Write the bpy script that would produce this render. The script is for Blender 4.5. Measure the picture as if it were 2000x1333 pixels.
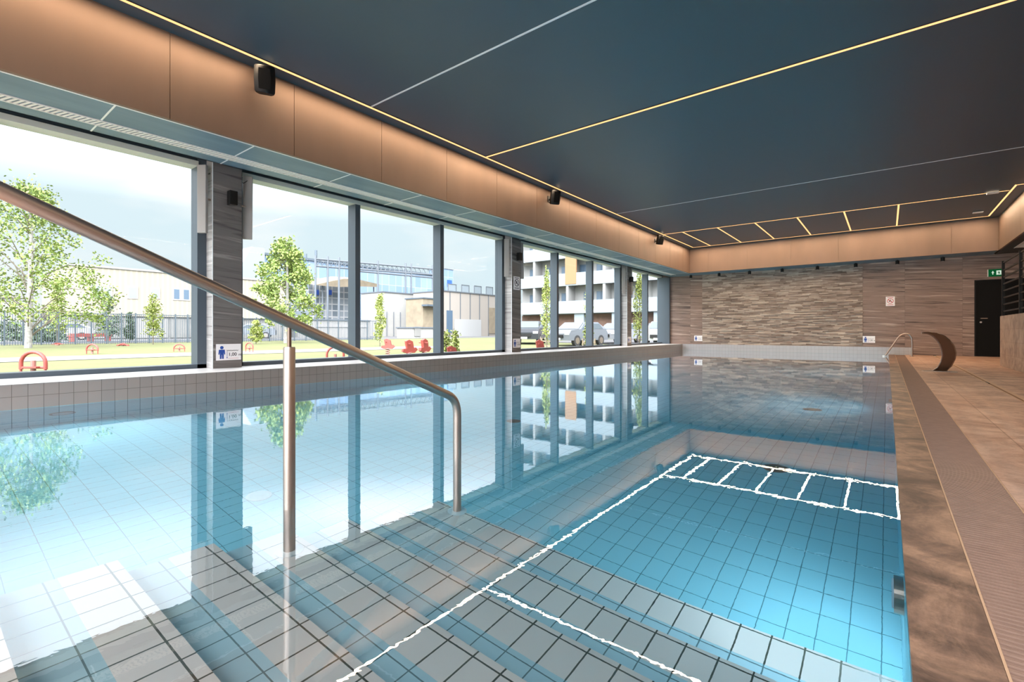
import bpy, bmesh, math, random
from mathutils import Vector, Matrix
random.seed(7)
R = math.radians
# ------------------------------------------------------------------ camera, sky, exposure
H = .67                                   # eye height above the water (z = 0)
YAW = R(38.07); F = 935.1; CY = 648.2     # focal length and horizon for a 2000x1333 frame
scene = bpy.context.scene
for o in list(bpy.data.objects): bpy.data.objects.remove(o)
cd = bpy.data.cameras.new('camera'); cam = bpy.data.objects.new('camera', cd)
scene.collection.objects.link(cam); scene.camera = cam
cd.sensor_width = 36; cd.lens = F / 2000 * 36; cd.shift_y = -(666.5 - CY) / 2000
cd.clip_start = .02; cd.clip_end = 500
cam.location = (0, 0, H); cam.rotation_euler = (R(90), 0, YAW)
vs = scene.view_settings
vs.view_transform = 'Standard'; vs.look = 'None'; vs.gamma = 1; vs.use_curve_mapping = False
vs.exposure = 0.06
scene.cycles.use_denoising = True
scene.cycles.max_bounces = 16; scene.cycles.diffuse_bounces = 6; scene.cycles.glossy_bounces = 6
scene.cycles.transmission_bounces = 10; scene.cycles.transparent_max_bounces = 16
scene.cycles.sample_clamp_indirect = 6
scene.cycles.caustics_refractive = True; scene.cycles.caustics_reflective = True
scene.cycles.blur_glossy = .3

BACK_SKY = 5.0                            # extra brightness added to the sky behind the camera to lift the room
world = bpy.data.worlds.new('sky'); scene.world = world; world.use_nodes = True
wn, wl = world.node_tree.nodes, world.node_tree.links
wn.clear()
w_out = wn.new('ShaderNodeOutputWorld'); w_bg = wn.new('ShaderNodeBackground')
w_tc = wn.new('ShaderNodeTexCoord'); w_sep = wn.new('ShaderNodeSeparateXYZ')
wl.new(w_tc.outputs['Generated'], w_sep.inputs[0])
w_r = wn.new('ShaderNodeValToRGB')        # overcast sky: brighter overhead than at the horizon
wl.new(w_sep.outputs['Z'], w_r.inputs[0])
e = w_r.color_ramp.elements
e[0].position = 0.0; e[0].color = (.80, .88, .92, 1)
e[1].position = 1.0; e[1].color = (3.4, 3.5, 3.7, 1)
for p, c in ((.10, (.74, .88, .95, 1)), (.21, (.76, .90, .97, 1)), (.27, (1.3, 1.42, 1.5, 1)), (.34, (3.0, 3.1, 3.3, 1)), (.60, (3.6, 3.7, 3.9, 1))):
    q = e.new(p); q.color = c
w_map = wn.new('ShaderNodeMapping'); w_map.inputs['Scale'].default_value = (1, 1, 3.2)
wl.new(w_tc.outputs['Generated'], w_map.inputs[0])
w_no = wn.new('ShaderNodeTexNoise'); w_no.inputs['Scale'].default_value = 2.6; w_no.inputs['Detail'].default_value = 6
wl.new(w_map.outputs[0], w_no.inputs['Vector'])
w_cr = wn.new('ShaderNodeValToRGB'); w_cr.color_ramp.elements[0].position = .48; w_cr.color_ramp.elements[1].position = .68
wl.new(w_no.outputs['Fac'], w_cr.inputs[0])
w_mix = wn.new('ShaderNodeMix'); w_mix.data_type = 'RGBA'; w_mix.blend_type = 'MULTIPLY'
w_c2 = wn.new('ShaderNodeMix'); w_c2.data_type = 'RGBA'
w_c2.inputs['A'].default_value = (1, 1, 1, 1); w_c2.inputs['B'].default_value = (1.28, 1.12, 1.06, 1)
wl.new(w_cr.outputs[0], w_c2.inputs['Factor'])
w_mix.inputs['Factor'].default_value = 1
wl.new(w_r.outputs[0], w_mix.inputs['A']); wl.new(w_c2.outputs['Result'], w_mix.inputs['B'])
w_dot = wn.new('ShaderNodeVectorMath'); w_dot.operation = 'DOT_PRODUCT'; w_dot.inputs[1].default_value = (.62, -.78, 0)
wl.new(w_tc.outputs['Generated'], w_dot.inputs[0])
w_mr = wn.new('ShaderNodeMapRange'); w_mr.inputs['From Min'].default_value = .0; w_mr.inputs['From Max'].default_value = .6; w_mr.inputs['To Min'].default_value = 1; w_mr.inputs['To Max'].default_value = BACK_SKY
wl.new(w_dot.outputs['Value'], w_mr.inputs['Value'])
w_m2 = wn.new('ShaderNodeVectorMath'); w_m2.operation = 'SCALE'; wl.new(w_mix.outputs['Result'], w_m2.inputs[0]); wl.new(w_mr.outputs[0], w_m2.inputs['Scale'])
wl.new(w_m2.outputs[0], w_bg.inputs[0]); w_bg.inputs[1].default_value = 1.0
wl.new(w_bg.outputs[0], w_out.inputs[0])
LED_POWER = 1.0
LED_LAMP = 8.5                           # watts per metre of strip
LAMP_POWER = 62.0

# ------------------------------------------------------------------ materials
def srgb(r, g, b):
    f = lambda v: (v / 255 / 12.92) if v <= 10 else ((v / 255 + .055) / 1.055) ** 2.4
    return (f(r), f(g), f(b), 1)

class M_:
    def __init__(s, name):
        s.m = bpy.data.materials.new(name); s.m.use_nodes = True
        s.t = s.m.node_tree; s.n = s.t.nodes; s.l = s.t.links
        s.b = s.n['Principled BSDF']; s.out = s.n['Material Output']
    def new(s, t, **k):
        n = s.n.new(t)
        for a, v in k.items():
            if a in n.inputs: n.inputs[a].default_value = v
            else: setattr(n, a, v)
        return n
    def pos(s, scale=(1, 1, 1), obj=False, rot=(0, 0, 0)):
        if obj: src = s.new('ShaderNodeTexCoord').outputs['Object']
        else: src = s.new('ShaderNodeNewGeometry').outputs['Position']
        mp = s.new('ShaderNodeMapping'); mp.inputs['Scale'].default_value = scale; mp.inputs['Rotation'].default_value = rot
        s.l.new(src, mp.inputs[0]); return mp.outputs[0]
    def noise(s, vec, scale, detail=4, rough=.5, dist=0):
        n = s.new('ShaderNodeTexNoise'); n.inputs['Scale'].default_value = scale
        n.inputs['Detail'].default_value = detail; n.inputs['Roughness'].default_value = rough; n.inputs['Distortion'].default_value = dist
        s.l.new(vec, n.inputs['Vector']); return n.outputs['Fac']
    def ramp(s, fac, stops):
        r = s.new('ShaderNodeValToRGB'); s.l.new(fac, r.inputs[0]); el = r.color_ramp.elements
        el[0].position, el[0].color = stops[0]; el[1].position, el[1].color = stops[-1]
        for p, c in stops[1:-1]: q = el.new(p); q.color = c
        return r.outputs[0]
    def mix(s, fac, a, b, mode='MIX'):
        n = s.new('ShaderNodeMix'); n.data_type = 'RGBA'; n.blend_type = mode
        for k, v in (('Factor', fac), ('A', a), ('B', b)):
            if hasattr(v, 'is_linked') or hasattr(v, 'links'): s.l.new(v, n.inputs[k])
            else: n.inputs[k].default_value = v
        return n.outputs['Result']
    def col(s, v):
        if hasattr(v, 'links'): s.l.new(v, s.b.inputs['Base Color'])
        else: s.b.inputs['Base Color'].default_value = v
    def bump(s, h, strength=.3, dist=.01):
        b = s.new('ShaderNodeBump'); b.inputs['Strength'].default_value = strength; b.inputs['Distance'].default_value = dist
        s.l.new(h, b.inputs['Height']); s.l.new(b.outputs[0], s.b.inputs['Normal'])

def simple(name, c, rough=.5, metal=0, spec=.5, var=0, vscale=8):
    m = M_(name); m.b.inputs['Roughness'].default_value = rough; m.b.inputs['Metallic'].default_value = metal
    m.b.inputs['Specular IOR Level'].default_value = spec
    if var:
        f = m.noise(m.pos(), vscale, 5)
        m.col(m.ramp(f, [(.3, tuple(x * (1 - var) for x in c[:3]) + (1,)), (.7, tuple(min(1, x * (1 + var)) for x in c[:3]) + (1,))]))
    else: m.col(c)
    return m.m

def tile(name, c1, c2, grout, u, v, w, h, ou=0, ov=0, gw=.003, rough=.25, bumpy=True):
    m = M_(name); g = m.new('ShaderNodeNewGeometry'); sp = m.new('ShaderNodeSeparateXYZ'); m.l.new(g.outputs['Position'], sp.inputs[0])
    def ax(a, off):
        n = m.new('ShaderNodeMath', operation='ADD'); n.inputs[1].default_value = off + 100 * 1.0
        m.l.new(sp.outputs[a], n.inputs[0]); return n.outputs[0]
    cb = m.new('ShaderNodeCombineXYZ'); m.l.new(ax(u, ou), cb.inputs[0]); m.l.new(ax(v, ov), cb.inputs[1])
    b = m.new('ShaderNodeTexBrick'); b.offset = 0; b.squash = 1
    for k, x in (('Scale', 1), ('Mortar Size', gw), ('Mortar Smooth', .1), ('Brick Width', w), ('Row Height', h), ('Color1', c1), ('Color2', c2), ('Mortar', grout)):
        b.inputs[k].default_value = x
    m.l.new(cb.outputs[0], b.inputs['Vector']); m.col(b.outputs['Color'])
    m.b.inputs['Roughness'].default_value = rough
    return m.m

def emis(name, c, s):
    m = M_(name); m.n.remove(m.b); e = m.new('ShaderNodeEmission'); e.inputs[0].default_value = c; e.inputs[1].default_value = s
    m.l.new(e.outputs[0], m.out.inputs[0]); return m.m

POOL1, POOL2, POOLG = srgb(158, 210, 221), srgb(153, 206, 217), srgb(82, 124, 132)
TW, TL = .0975, .142
m_floor_tile = tile('pool_tile_floor', POOL1, POOL2, POOLG, 'X', 'Y', TW, TL, .05, -.43, .0018)
NOS1, NOS2 = srgb(236, 222, 214), srgb(231, 218, 211)
m_nosing = tile('pool_tile_nosing', NOS1, NOS2, srgb(70, 70, 60), 'X', 'Y', TW, TL, .05, -.43, .0028)
m_tread = tile('pool_tile_tread', srgb(178, 204, 212), srgb(173, 200, 208), srgb(90, 112, 116), 'X', 'Y', TW, TL, .05, -.43, .0022)
m_wallt_x = tile('pool_tile_side', POOL1, POOL2, POOLG, 'Y', 'Z', .099, .11, 0, 0, .002)
m_wallt_y = tile('pool_tile_end', POOL1, POOL2, POOLG, 'X', 'Z', .0975, .11, .05, 0, .002)
m_ledge = tile('ledge_tile', srgb(138, 127, 122), srgb(132, 122, 118), srgb(88, 77, 72), 'Y', 'Z', .099, .1105, .001, -100 + 0, .002, .3)
m_far_ledge = tile('daylit_far_ledge_tile', srgb(172, 170, 174), srgb(168, 166, 170), srgb(140, 136, 134), 'X', 'Z', .0975, .1105, .05, 0, .002, .3)  # paler than the left ledge: window light put into the tile colour
m_sill = simple('daylit_sill_top', srgb(225, 222, 222), .35)  # whiter than the ledge front, daylight from above put into the colour

def streak_stone(name, dark, mid, light, u='X', slab=1.2, slope=.06, strength=1.0):
    m = M_(name); g = m.new('ShaderNodeNewGeometry'); sp = m.new('ShaderNodeSeparateXYZ'); m.l.new(g.outputs['Position'], sp.inputs[0])
    def math_(op, a, b=None):
        n = m.new('ShaderNodeMath', operation=op)
        for i, v in enumerate((a, b)):
            if v is None: continue
            if hasattr(v, 'links'): m.l.new(v, n.inputs[i])
            else: n.inputs[i].default_value = v
        return n.outputs[0]
    uu = math_('ADD', sp.outputs[u], 50.0)
    fl_u = math_('FLOOR', math_('DIVIDE', uu, slab)); fl_v = math_('FLOOR', math_('DIVIDE', math_('ADD', sp.outputs['Z'], .38), .6))
    rnd = math_('ADD', math_('MULTIPLY', fl_u, 7.31), math_('MULTIPLY', fl_v, 13.7))
    zz = math_('ADD', math_('MULTIPLY', sp.outputs['Z'], 17.0), math_('MULTIPLY', uu, slope * 17))
    cb = m.new('ShaderNodeCombineXYZ'); m.l.new(math_('MULTIPLY', uu, .7), cb.inputs[0]); m.l.new(zz, cb.inputs[1]); m.l.new(rnd, cb.inputs[2])
    f = m.noise(cb.outputs[0], 1.0, 7, .6, .8)
    c = m.ramp(f, [(.34, dark), (.46, mid), (.56, mid), (.68, light)])
    bk = m.new('ShaderNodeTexBrick'); bk.offset = 0
    for k, x in (('Scale', 1), ('Mortar Size', .003), ('Brick Width', slab), ('Row Height', .6), ('Color1', (1, 1, 1, 1)), ('Color2', (1, 1, 1, 1)), ('Mortar', (.7, .7, .7, 1))):
        bk.inputs[k].default_value = x
    c2 = m.new('ShaderNodeCombineXYZ'); m.l.new(uu, c2.inputs[0]); m.l.new(math_('ADD', sp.outputs['Z'], 60.38), c2.inputs[1]); m.l.new(c2.outputs[0], bk.inputs['Vector'])
    m.col(m.mix(1.0, c, bk.outputs['Color'], 'MULTIPLY')); m.b.inputs['Roughness'].default_value = .5
    m.bump(f, .25, .01); return m.m
m_slab = streak_stone('streaked_stone_slab', srgb(76, 60, 53), srgb(134, 111, 100), srgb(188, 166, 151))
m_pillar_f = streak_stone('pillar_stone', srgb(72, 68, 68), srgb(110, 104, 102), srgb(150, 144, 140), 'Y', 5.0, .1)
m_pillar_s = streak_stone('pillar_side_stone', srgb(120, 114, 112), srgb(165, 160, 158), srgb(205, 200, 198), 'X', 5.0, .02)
mm = M_('stacked_stone'); _v = mm.pos((2.2, 1, 30)); _f = mm.noise(_v, 1.0, 6, .6, .4)
_g = mm.new('ShaderNodeNewGeometry')
mm.col(mm.mix(.55, mm.ramp(_f, [(.36, srgb(84, 70, 62)), (.5, srgb(140, 121, 110)), (.66, srgb(204, 186, 171))]),
              mm.ramp(_g.outputs['Random Per Island'], [(0, srgb(92, 76, 68)), (.5, srgb(146, 127, 116)), (1, srgb(202, 186, 171))])))
mm.b.inputs['Roughness'].default_value = .6; mm.bump(_f, .3, .008); m_mosaic = mm.m

mm = M_('bronze_panel'); _f = mm.noise(mm.pos((1, 1, .3)), 3, 4)
mm.col(mm.ramp(_f, [(.3, srgb(120, 98, 84)), (.7, srgb(127, 103, 89))])); mm.b.inputs['Roughness'].default_value = .55; mm.b.inputs['Metallic'].default_value = .25
m_bronze = mm.m
mm = M_('ceiling_satin'); mm.col(srgb(54, 76, 90)); mm.b.inputs['Roughness'].default_value = .42; mm.b.inputs['Specular IOR Level'].default_value = .6
m_ceil = mm.m
mm = M_('soffit_board'); _f = mm.noise(mm.pos((2, .4, 1)), 3, 5); mm.col(mm.ramp(_f, [(.3, srgb(92, 116, 130)), (.7, srgb(108, 132, 146))])); mm.b.inputs['Roughness'].default_value = .5
m_soffit = mm.m
m_dark_soffit = simple('dark_soffit', srgb(48, 52, 54), .6)
m_joint = simple('aluminium_joint', srgb(235, 238, 242), .35, .2)
m_grille = simple('white_grille', srgb(228, 226, 222), .4)
m_frame = simple('anthracite_frame', srgb(78, 88, 98), .4, .2)
m_reveal = simple('pale_blind_head', srgb(205, 208, 200), .6)
m_black = simple('black_metal', srgb(18, 16, 16), .5, 0, .25)
m_blackp = simple('black_plastic', srgb(16, 15, 15), .5, 0, .3)
m_steel = simple('brushed_steel', srgb(180, 164, 154), .38, 1.0)
m_steel_d = simple('worn_steel', srgb(150, 132, 120), .32, 1.0)
m_heater = simple('beige_panel', srgb(160, 153, 149), .5)
m_white = simple('white_plastic', srgb(236, 234, 232), .4)
m_door = simple('black_door', srgb(12, 11, 11), .6, 0, .15)
m_plaster = simple('warm_plaster', srgb(150, 125, 108), .8)
m_lip = simple('led_profile', srgb(40, 42, 46), .5, .3)
m_led = emis('led_diffuser', (1.7, .92, .38, 1), LED_POWER)
m_lamp = emis('pool_lamp_lens', (.35, .6, .8, 1), .5)
m_blue = simple('sign_blue', srgb(30, 70, 150), .5); m_ink = simple('sign_black', srgb(20, 22, 40), .5)
m_signw = simple('sign_white', srgb(238, 234, 236), .4)
m_red = simple('sign_red', srgb(190, 40, 50), .5)
m_green = emis('exit_green', srgb(20, 110, 60), .5); m_exitw = emis('exit_white', srgb(225, 245, 225), .8)

def deck_mat(name, a, b, c, joints=True, scale=1.5):
    m = M_(name); v = m.pos()
    f = m.noise(v, scale, 9, .6, 2.0); f2 = m.noise(m.pos((1, .8, 1)), 4, 9, .72, 1.5)
    col = m.mix(.45, m.ramp(f, [(.38, a), (.5, b), (.62, c)]), m.ramp(f2, [(.36, a), (.5, b), (.64, c)]))
    if joints:
        bk = m.new('ShaderNodeTexBrick'); bk.offset = .5
        for k, x in (('Scale', 1), ('Mortar Size', .004), ('Brick Width', 1.2), ('Row Height', .6), ('Color1', (1, 1, 1, 1)), ('Color2', (.9, .88, .86, 1)), ('Mortar', (.6, .55, .5, 1))):
            bk.inputs[k].default_value = x
        rot = m.pos((1, 1, 1), rot=(0, 0, R(90))); m.l.new(rot, bk.inputs['Vector'])
        col = m.mix(1.0, col, bk.outputs['Color'], 'MULTIPLY')
    f3 = m.noise(v, 55, 6, .75)
    col = m.mix(.55, col, m.ramp(f3, [(.35, (.55, .52, .5, 1)), (.65, (1, 1, 1, 1))]), 'MULTIPLY')
    m.col(col); m.b.inputs['Roughness'].default_value = .42; m.bump(f2, .2, .006); return m.m
m_deck = deck_mat('deck_stone', srgb(148, 108, 90), srgb(200, 158, 136), srgb(230, 198, 178))
m_coping = deck_mat('coping_stone', srgb(56, 44, 40), srgb(118, 92, 79), srgb(186, 148, 122), False, 2.2)
m_grate = simple('grating_brown', srgb(144, 116, 102), .6, 0, .3, .08, 20)
m_gratedark = simple('gutter_dark', srgb(26, 20, 18), .9)
m_channel = simple('channel_edge', srgb(196, 160, 130), .5)
mm = M_('travertine_block'); _f = mm.noise(mm.pos(), 5, 8, .6, .8)
_b = mm.new('ShaderNodeTexBrick'); _b.offset = .5
for k, x in (('Scale', 1), ('Mortar Size', .004), ('Brick Width', .6), ('Row Height', .24), ('Color1', (1, 1, 1, 1)), ('Color2', (.84, .8, .76, 1)), ('Mortar', (.75, .7, .66, 1))): _b.inputs[k].default_value = x
_g = mm.new('ShaderNodeNewGeometry'); _s = mm.new('ShaderNodeSeparateXYZ'); _c = mm.new('ShaderNodeCombineXYZ'); mm.l.new(_g.outputs['Position'], _s.inputs[0])
mm.l.new(_s.outputs['Y'], _c.inputs[0]); mm.l.new(_s.outputs['Z'], _c.inputs[1]); mm.l.new(_c.outputs[0], _b.inputs['Vector'])
mm.col(mm.mix(1.0, mm.ramp(_f, [(.3, srgb(136, 112, 98)), (.55, srgb(178, 152, 134)), (.75, srgb(200, 176, 158))]), _b.outputs['Color'], 'MULTIPLY')); mm.b.inputs['Roughness'].default_value = .5
m_trav = mm.m

# glass: clear pane with a faint reflection, lets daylight through
mm = M_('window_glass'); mm.n.remove(mm.b)
_tr = mm.new('ShaderNodeBsdfTransparent'); _tr.inputs[0].default_value = (.97, .985, .98, 1)
_gl = mm.new('ShaderNodeBsdfGlossy'); _gl.inputs['Roughness'].default_value = 0
_lw = mm.new('ShaderNodeLayerWeight'); _pw = mm.new('ShaderNodeMath', operation='POWER'); _pw.inputs[1].default_value = 4; mm.l.new(_lw.outputs['Facing'], _pw.inputs[0])
_fr = mm.new('ShaderNodeMath', operation='MULTIPLY_ADD'); _fr.inputs[1].default_value = .12; _fr.inputs[2].default_value = .006; mm.l.new(_pw.outputs[0], _fr.inputs[0])
_mx = mm.new('ShaderNodeMixShader'); mm.l.new(_fr.outputs[0], _mx.inputs[0]); mm.l.new(_tr.outputs[0], _mx.inputs[1]); mm.l.new(_gl.outputs[0], _mx.inputs[2]); mm.l.new(_mx.outputs[0], mm.out.inputs[0])
m_glass = mm.m
# water: refraction below, mirror above, light absorbed with depth
mm = M_('pool_water'); mm.n.remove(mm.b)
_bp = mm.new('ShaderNodeBump'); _bp.inputs['Strength'].default_value = 1.0; _bp.inputs['Distance'].default_value = .00013
_n1 = mm.noise(mm.pos((1, .8, 1)), 14.0, 3, .6, .3); mm.l.new(_n1, _bp.inputs['Height'])
_rf = mm.new('ShaderNodeBsdfRefraction'); _rf.inputs['IOR'].default_value = 1.333; _rf.inputs['Roughness'].default_value = 0
_rf.inputs['Color'].default_value = (1, 1, 1, 1)
_gl = mm.new('ShaderNodeBsdfGlossy'); _gl.inputs['Roughness'].default_value = 0.0; _gl.inputs['Color'].default_value = (.96, .98, 1, 1)
_fr = mm.new('ShaderNodeFresnel'); _fr.inputs['IOR'].default_value = 1.333
_k = mm.new('ShaderNodeMath', operation='MULTIPLY_ADD'); _k.inputs[1].default_value = 1.2; _k.inputs[2].default_value = .085; _k.use_clamp = True
mm.l.new(_fr.outputs[0], _k.inputs[0])
for n in (_rf, _gl, _fr): mm.l.new(_bp.outputs[0], n.inputs['Normal'])
_mx = mm.new('ShaderNodeMixShader'); mm.l.new(_k.outputs[0], _mx.inputs[0]); mm.l.new(_rf.outputs[0], _mx.inputs[1]); mm.l.new(_gl.outputs[0], _mx.inputs[2]); mm.l.new(_mx.outputs[0], mm.out.inputs[0])
_va = mm.new('ShaderNodeVolumeAbsorption'); _va.inputs['Color'].default_value = (.25, .82, .95, 1); _va.inputs['Density'].default_value = .26
mm.l.new(_va.outputs[0], mm.out.inputs['Volume'])
m_water = mm.m

# ------------------------------------------------------------------ mesh helpers
C = scene.collection
class MB:
    def __init__(s): s.v = []; s.f = []; s.mi = []
    def add(s, vs_, fs, mi=0):
        o = len(s.v); s.v += [tuple(p) for p in vs_]; s.f += [[i + o for i in f] for f in fs]; s.mi += [mi] * len(fs); return s
    def box(s, x0, x1, y0, y1, z0, z1, mi=0, T=None):
        p = [Vector((x, y, z)) for x in (x0, x1) for y in (y0, y1) for z in (z0, z1)]
        if T: p = [T @ q for q in p]
        return s.add(p, [(0, 1, 3, 2), (4, 6, 7, 5), (0, 4, 5, 1), (2, 3, 7, 6), (0, 2, 6, 4), (1, 5, 7, 3)], mi)
    def tube(s, pts, r, n=14, mi=0, cap=True):
        pts = [Vector(p) for p in pts]; rs = r if isinstance(r, (list, tuple)) else [r] * len(pts)
        rings = []; up = Vector((0, 0, 1)); prev = None
        for i, p in enumerate(pts):
            d = (pts[min(i + 1, len(pts) - 1)] - pts[max(i - 1, 0)]).normalized()
            if prev is None:
                a = d.orthogonal().normalized()
            else: a = (prev - d * prev.dot(d)).normalized()
            prev = a; b = d.cross(a)
            rings.append([p + (a * math.cos(t) + b * math.sin(t)) * rs[i] for t in [2 * math.pi * k / n for k in range(n)]])
        vv = [q for rg in rings for q in rg]; ff = []
        for i in range(len(rings) - 1):
            for k in range(n): ff.append((i * n + k, i * n + (k + 1) % n, (i + 1) * n + (k + 1) % n, (i + 1) * n + k))
        if cap: ff += [tuple(range(n - 1, -1, -1)), tuple((len(rings) - 1) * n + k for k in range(n))]
        return s.add(vv, ff, mi)
    def cyl(s, c, r, z0, z1, n=24, mi=0): return s.tube([(c[0], c[1], z0), (c[0], c[1], z1)], r, n, mi)
    def prism(s, poly, T, d, mi=0):      # polygon in local XY, extruded by d along local Z
        n = len(poly); a = [T @ Vector((x, y, 0)) for x, y in poly]; b = [T @ Vector((x, y, d)) for x, y in poly]
        return s.add(a + b, [tuple(range(n - 1, -1, -1)), tuple(range(n, 2 * n))] + [(i, (i + 1) % n, n + (i + 1) % n, n + i) for i in range(n)], mi)
    def build(s, name, mats, parent=None, smooth=False, bevel=0, loc=None):
        me = bpy.data.meshes.new(name); me.from_pydata(s.v, [], s.f)
        for m in (mats if isinstance(mats, (list, tuple)) else [mats]): me.materials.append(m)
        me.polygons.foreach_set('material_index', s.mi)
        bm = bmesh.new(); bm.from_mesh(me); bmesh.ops.recalc_face_normals(bm, faces=bm.faces); bm.to_mesh(me); bm.free()
        if smooth:
            for p in me.polygons: p.use_smooth = True
            try: me.set_sharp_from_angle(angle=R(40))
            except Exception: pass
        o = bpy.data.objects.new(name, me); C.objects.link(o)
        if loc: 
            me.transform(Matrix.Translation(-Vector(loc))); o.location = loc
        if parent:
            o.parent = parent
            bpy.context.view_layer.update()
            o.matrix_parent_inverse = parent.matrix_world.inverted()
        if bevel:
            b = o.modifiers.new('bevel', 'BEVEL'); b.width = bevel; b.segments = 2; b.limit_method = 'ANGLE'
        return o
def tag(o, label=None, cat=None, group=None, kind=None):
    if label: o['label'] = label
    if cat: o['category'] = cat
    if group: o['group'] = group
    if kind: o['kind'] = kind
    return o
def empty(name, loc=(0, 0, 0), rz=0):
    o = bpy.data.objects.new(name, None); o.empty_display_size = .1; C.objects.link(o); o.location = loc; o.rotation_euler = (0, 0, rz)
    return o
def struct(o, label=None): o['kind'] = 'structure'; return tag(o, label) if label else o
def copy_tree(root, loc, rz=0, label=None, scale=None):
    r = root.copy(); C.objects.link(r); r.location = loc; r.rotation_euler = (0, 0, rz)
    if scale: r.scale = scale
    if label: r['label'] = label
    for ch in list(root.children):
        c = ch.copy(); C.objects.link(c); c.parent = r
        for g in list(ch.children):
            d = g.copy(); C.objects.link(d); d.parent = c
    return r
_c, _s = math.cos(YAW), math.sin(YAW)
def at(px, py, fw):                       # the place seen at a pixel, fw metres in front of the camera
    r = (px - 1000) / F; u = -(py - CY) / F
    return Vector(((r * _c - _s) * fw, (r * _s + _c) * fw, H + u * fw))
def on_x(px, py, X):
    r = (px - 1000) / F; return at(px, py, X / (r * _c - _s))
def on_y(px, py, Y):
    r = (px - 1000) / F; return at(px, py, Y / (r * _s + _c))
def on_z(px, py, Z): return at(px, py, (Z - H) / (-(py - CY) / F))

# ------------------------------------------------------------------ the pool basin
XL, XR, YF, YN = -5.876, .042, 17.58, -.15      # pool faces
ZT, ZS, ZC = .221, 2.691, 3.512                 # ledge top, soffit, ceiling
XLEDL, XFAS, XG = -5.139, -5.36, -6.76
D0, D1 = 1.0, 1.35                              # depth near the steps, depth at the far end
m = MB()
prof = [(YN - .3, -D0), (4.2, -D0), (8.5, -D1), (YF + .3, -D1)]
for (y0, z0), (y1, z1) in zip(prof[:-1], prof[1:]):
    m.add([(XL - .3, y0, z0), (XR + .3, y0, z0), (XR + .3, y1, z1), (XL - .3, y1, z1), (XL - .3, y0, -1.8), (XR + .3, y0, -1.8), (XR + .3, y1, -1.8), (XL - .3, y1, -1.8)],
          [(0, 1, 2, 3), (4, 5, 6, 7), (0, 1, 5, 4), (2, 3, 7, 6), (1, 2, 6, 5), (0, 3, 7, 4)])
struct(m.build('pool_floor', m_floor_tile))
struct(MB().box(XL - .3, XL, YN - .3, YF + .3, -1.8, 0.001).build('pool_wall_left', m_wallt_x))
struct(MB().box(XR, XR + .13, YN - .3, YF + .3, -1.8, -.012).build('pool_wall_right', m_wallt_x))
struct(MB().box(XL, XR, YF, YF + .3, -1.8, 0.001).build('pool_wall_far', m_wallt_y))
struct(MB().box(XL, XR, YN - .3, YN, -1.8, -.012).build('pool_wall_near', m_wallt_y))
# submerged steps: six treads going down away from the camera
m = MB(); XS = -1.95
noses = [(.145, .065), (.43, .18), (.71, .295), (.99, .41), (1.27, .525), (1.55, .64), (1.83, .755)]
y0 = YN
for (yn, d) in noses:
    m.box(XS, XR, YN, yn - TL, -1.2, -d - .0005, 0) if yn - TL > YN else None
    m.box(XS, XR, max(YN, yn - TL), yn, -1.2, -d, 1)
struct(m.build('pool_steps', [m_tread, m_nosing]))
# the water body
W = MB().box(XL - .08, XR + .06, YN - .08, YF + .08, -1.6, 0).build('pool_water', m_water)
tag(W, kind='structure')

# ------------------------------------------------------------------ deck on the right and behind
DZ = .012
GX0, GX1 = .18, .395
m = MB()
for i, (a, b) in enumerate([(-.9, .6), (.6, 1.9), (1.9, 3.1), (3.1, 4.3), (4.3, 5.5), (5.5, 6.7), (6.7, 7.9), (7.9, 9.1), (9.1, 10.3), (10.3, 11.5), (11.5, 12.7), (12.7, 13.9), (13.9, 15.1), (15.1, 16.3), (16.3, 17.6)]):
    m.box(XR - .004, GX0, a + .002, b - .002, -.05, DZ)
struct(m.build('floor_coping', m_coping))
m = MB(); m.box(GX1, 1.0, -.9, 17.62, -.3, DZ).box(1.07, 5, -.9, 17.62, -.3, DZ).box(-7, 5, -5, -.9, -.3, DZ).box(-7, XL, -.9, -.45, -.3, DZ)
m.box(XL, XR - .004, -.9, YN, -.012, DZ)
struct(m.build('floor', m_deck))
struct(MB().box(.172, 1.08, -.95, 17.62, -.3, -.06).build('floor_gutter_bed', m_gratedark))
# overflow grating
g = empty('overflow_grating', (.29, 8.3, DZ)); tag(g, 'long brown slatted overflow grating along the right pool edge', 'grating')
m = MB(); y = -.85
while y < 17.4:
    m.box(GX0 + .006, GX1 - .006, y, y + .011, -.02, DZ - .001); y += .022
m.build('slats', m_grate, g)
m = MB().box(GX0 + .001, GX0 + .006, -.88, 17.45, -.05, DZ).box(GX1 - .006, GX1 - .001, -.88, 17.45, -.05, DZ)
m.build('side_rail', m_channel, g)
# slot channel further right
g = empty('floor_drain_channel', (1.035, 6, DZ)); tag(g, 'narrow slot drain with pale stone edge in the right deck', 'drain')
MB().box(1.03, 1.069, -.88, 17.3, -.05, DZ + .002).build('edge_strip', m_channel, g)
MB().box(1.001, 1.012, -.88, 17.3, -.05, DZ).build('frame_strip', m_channel, g)
p = on_z(1920, 747, DZ)
MB().box(1.012, 1.03, p.y - .12, p.y + .12, -.04, DZ + .001).build('cover', m_black, g)

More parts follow.
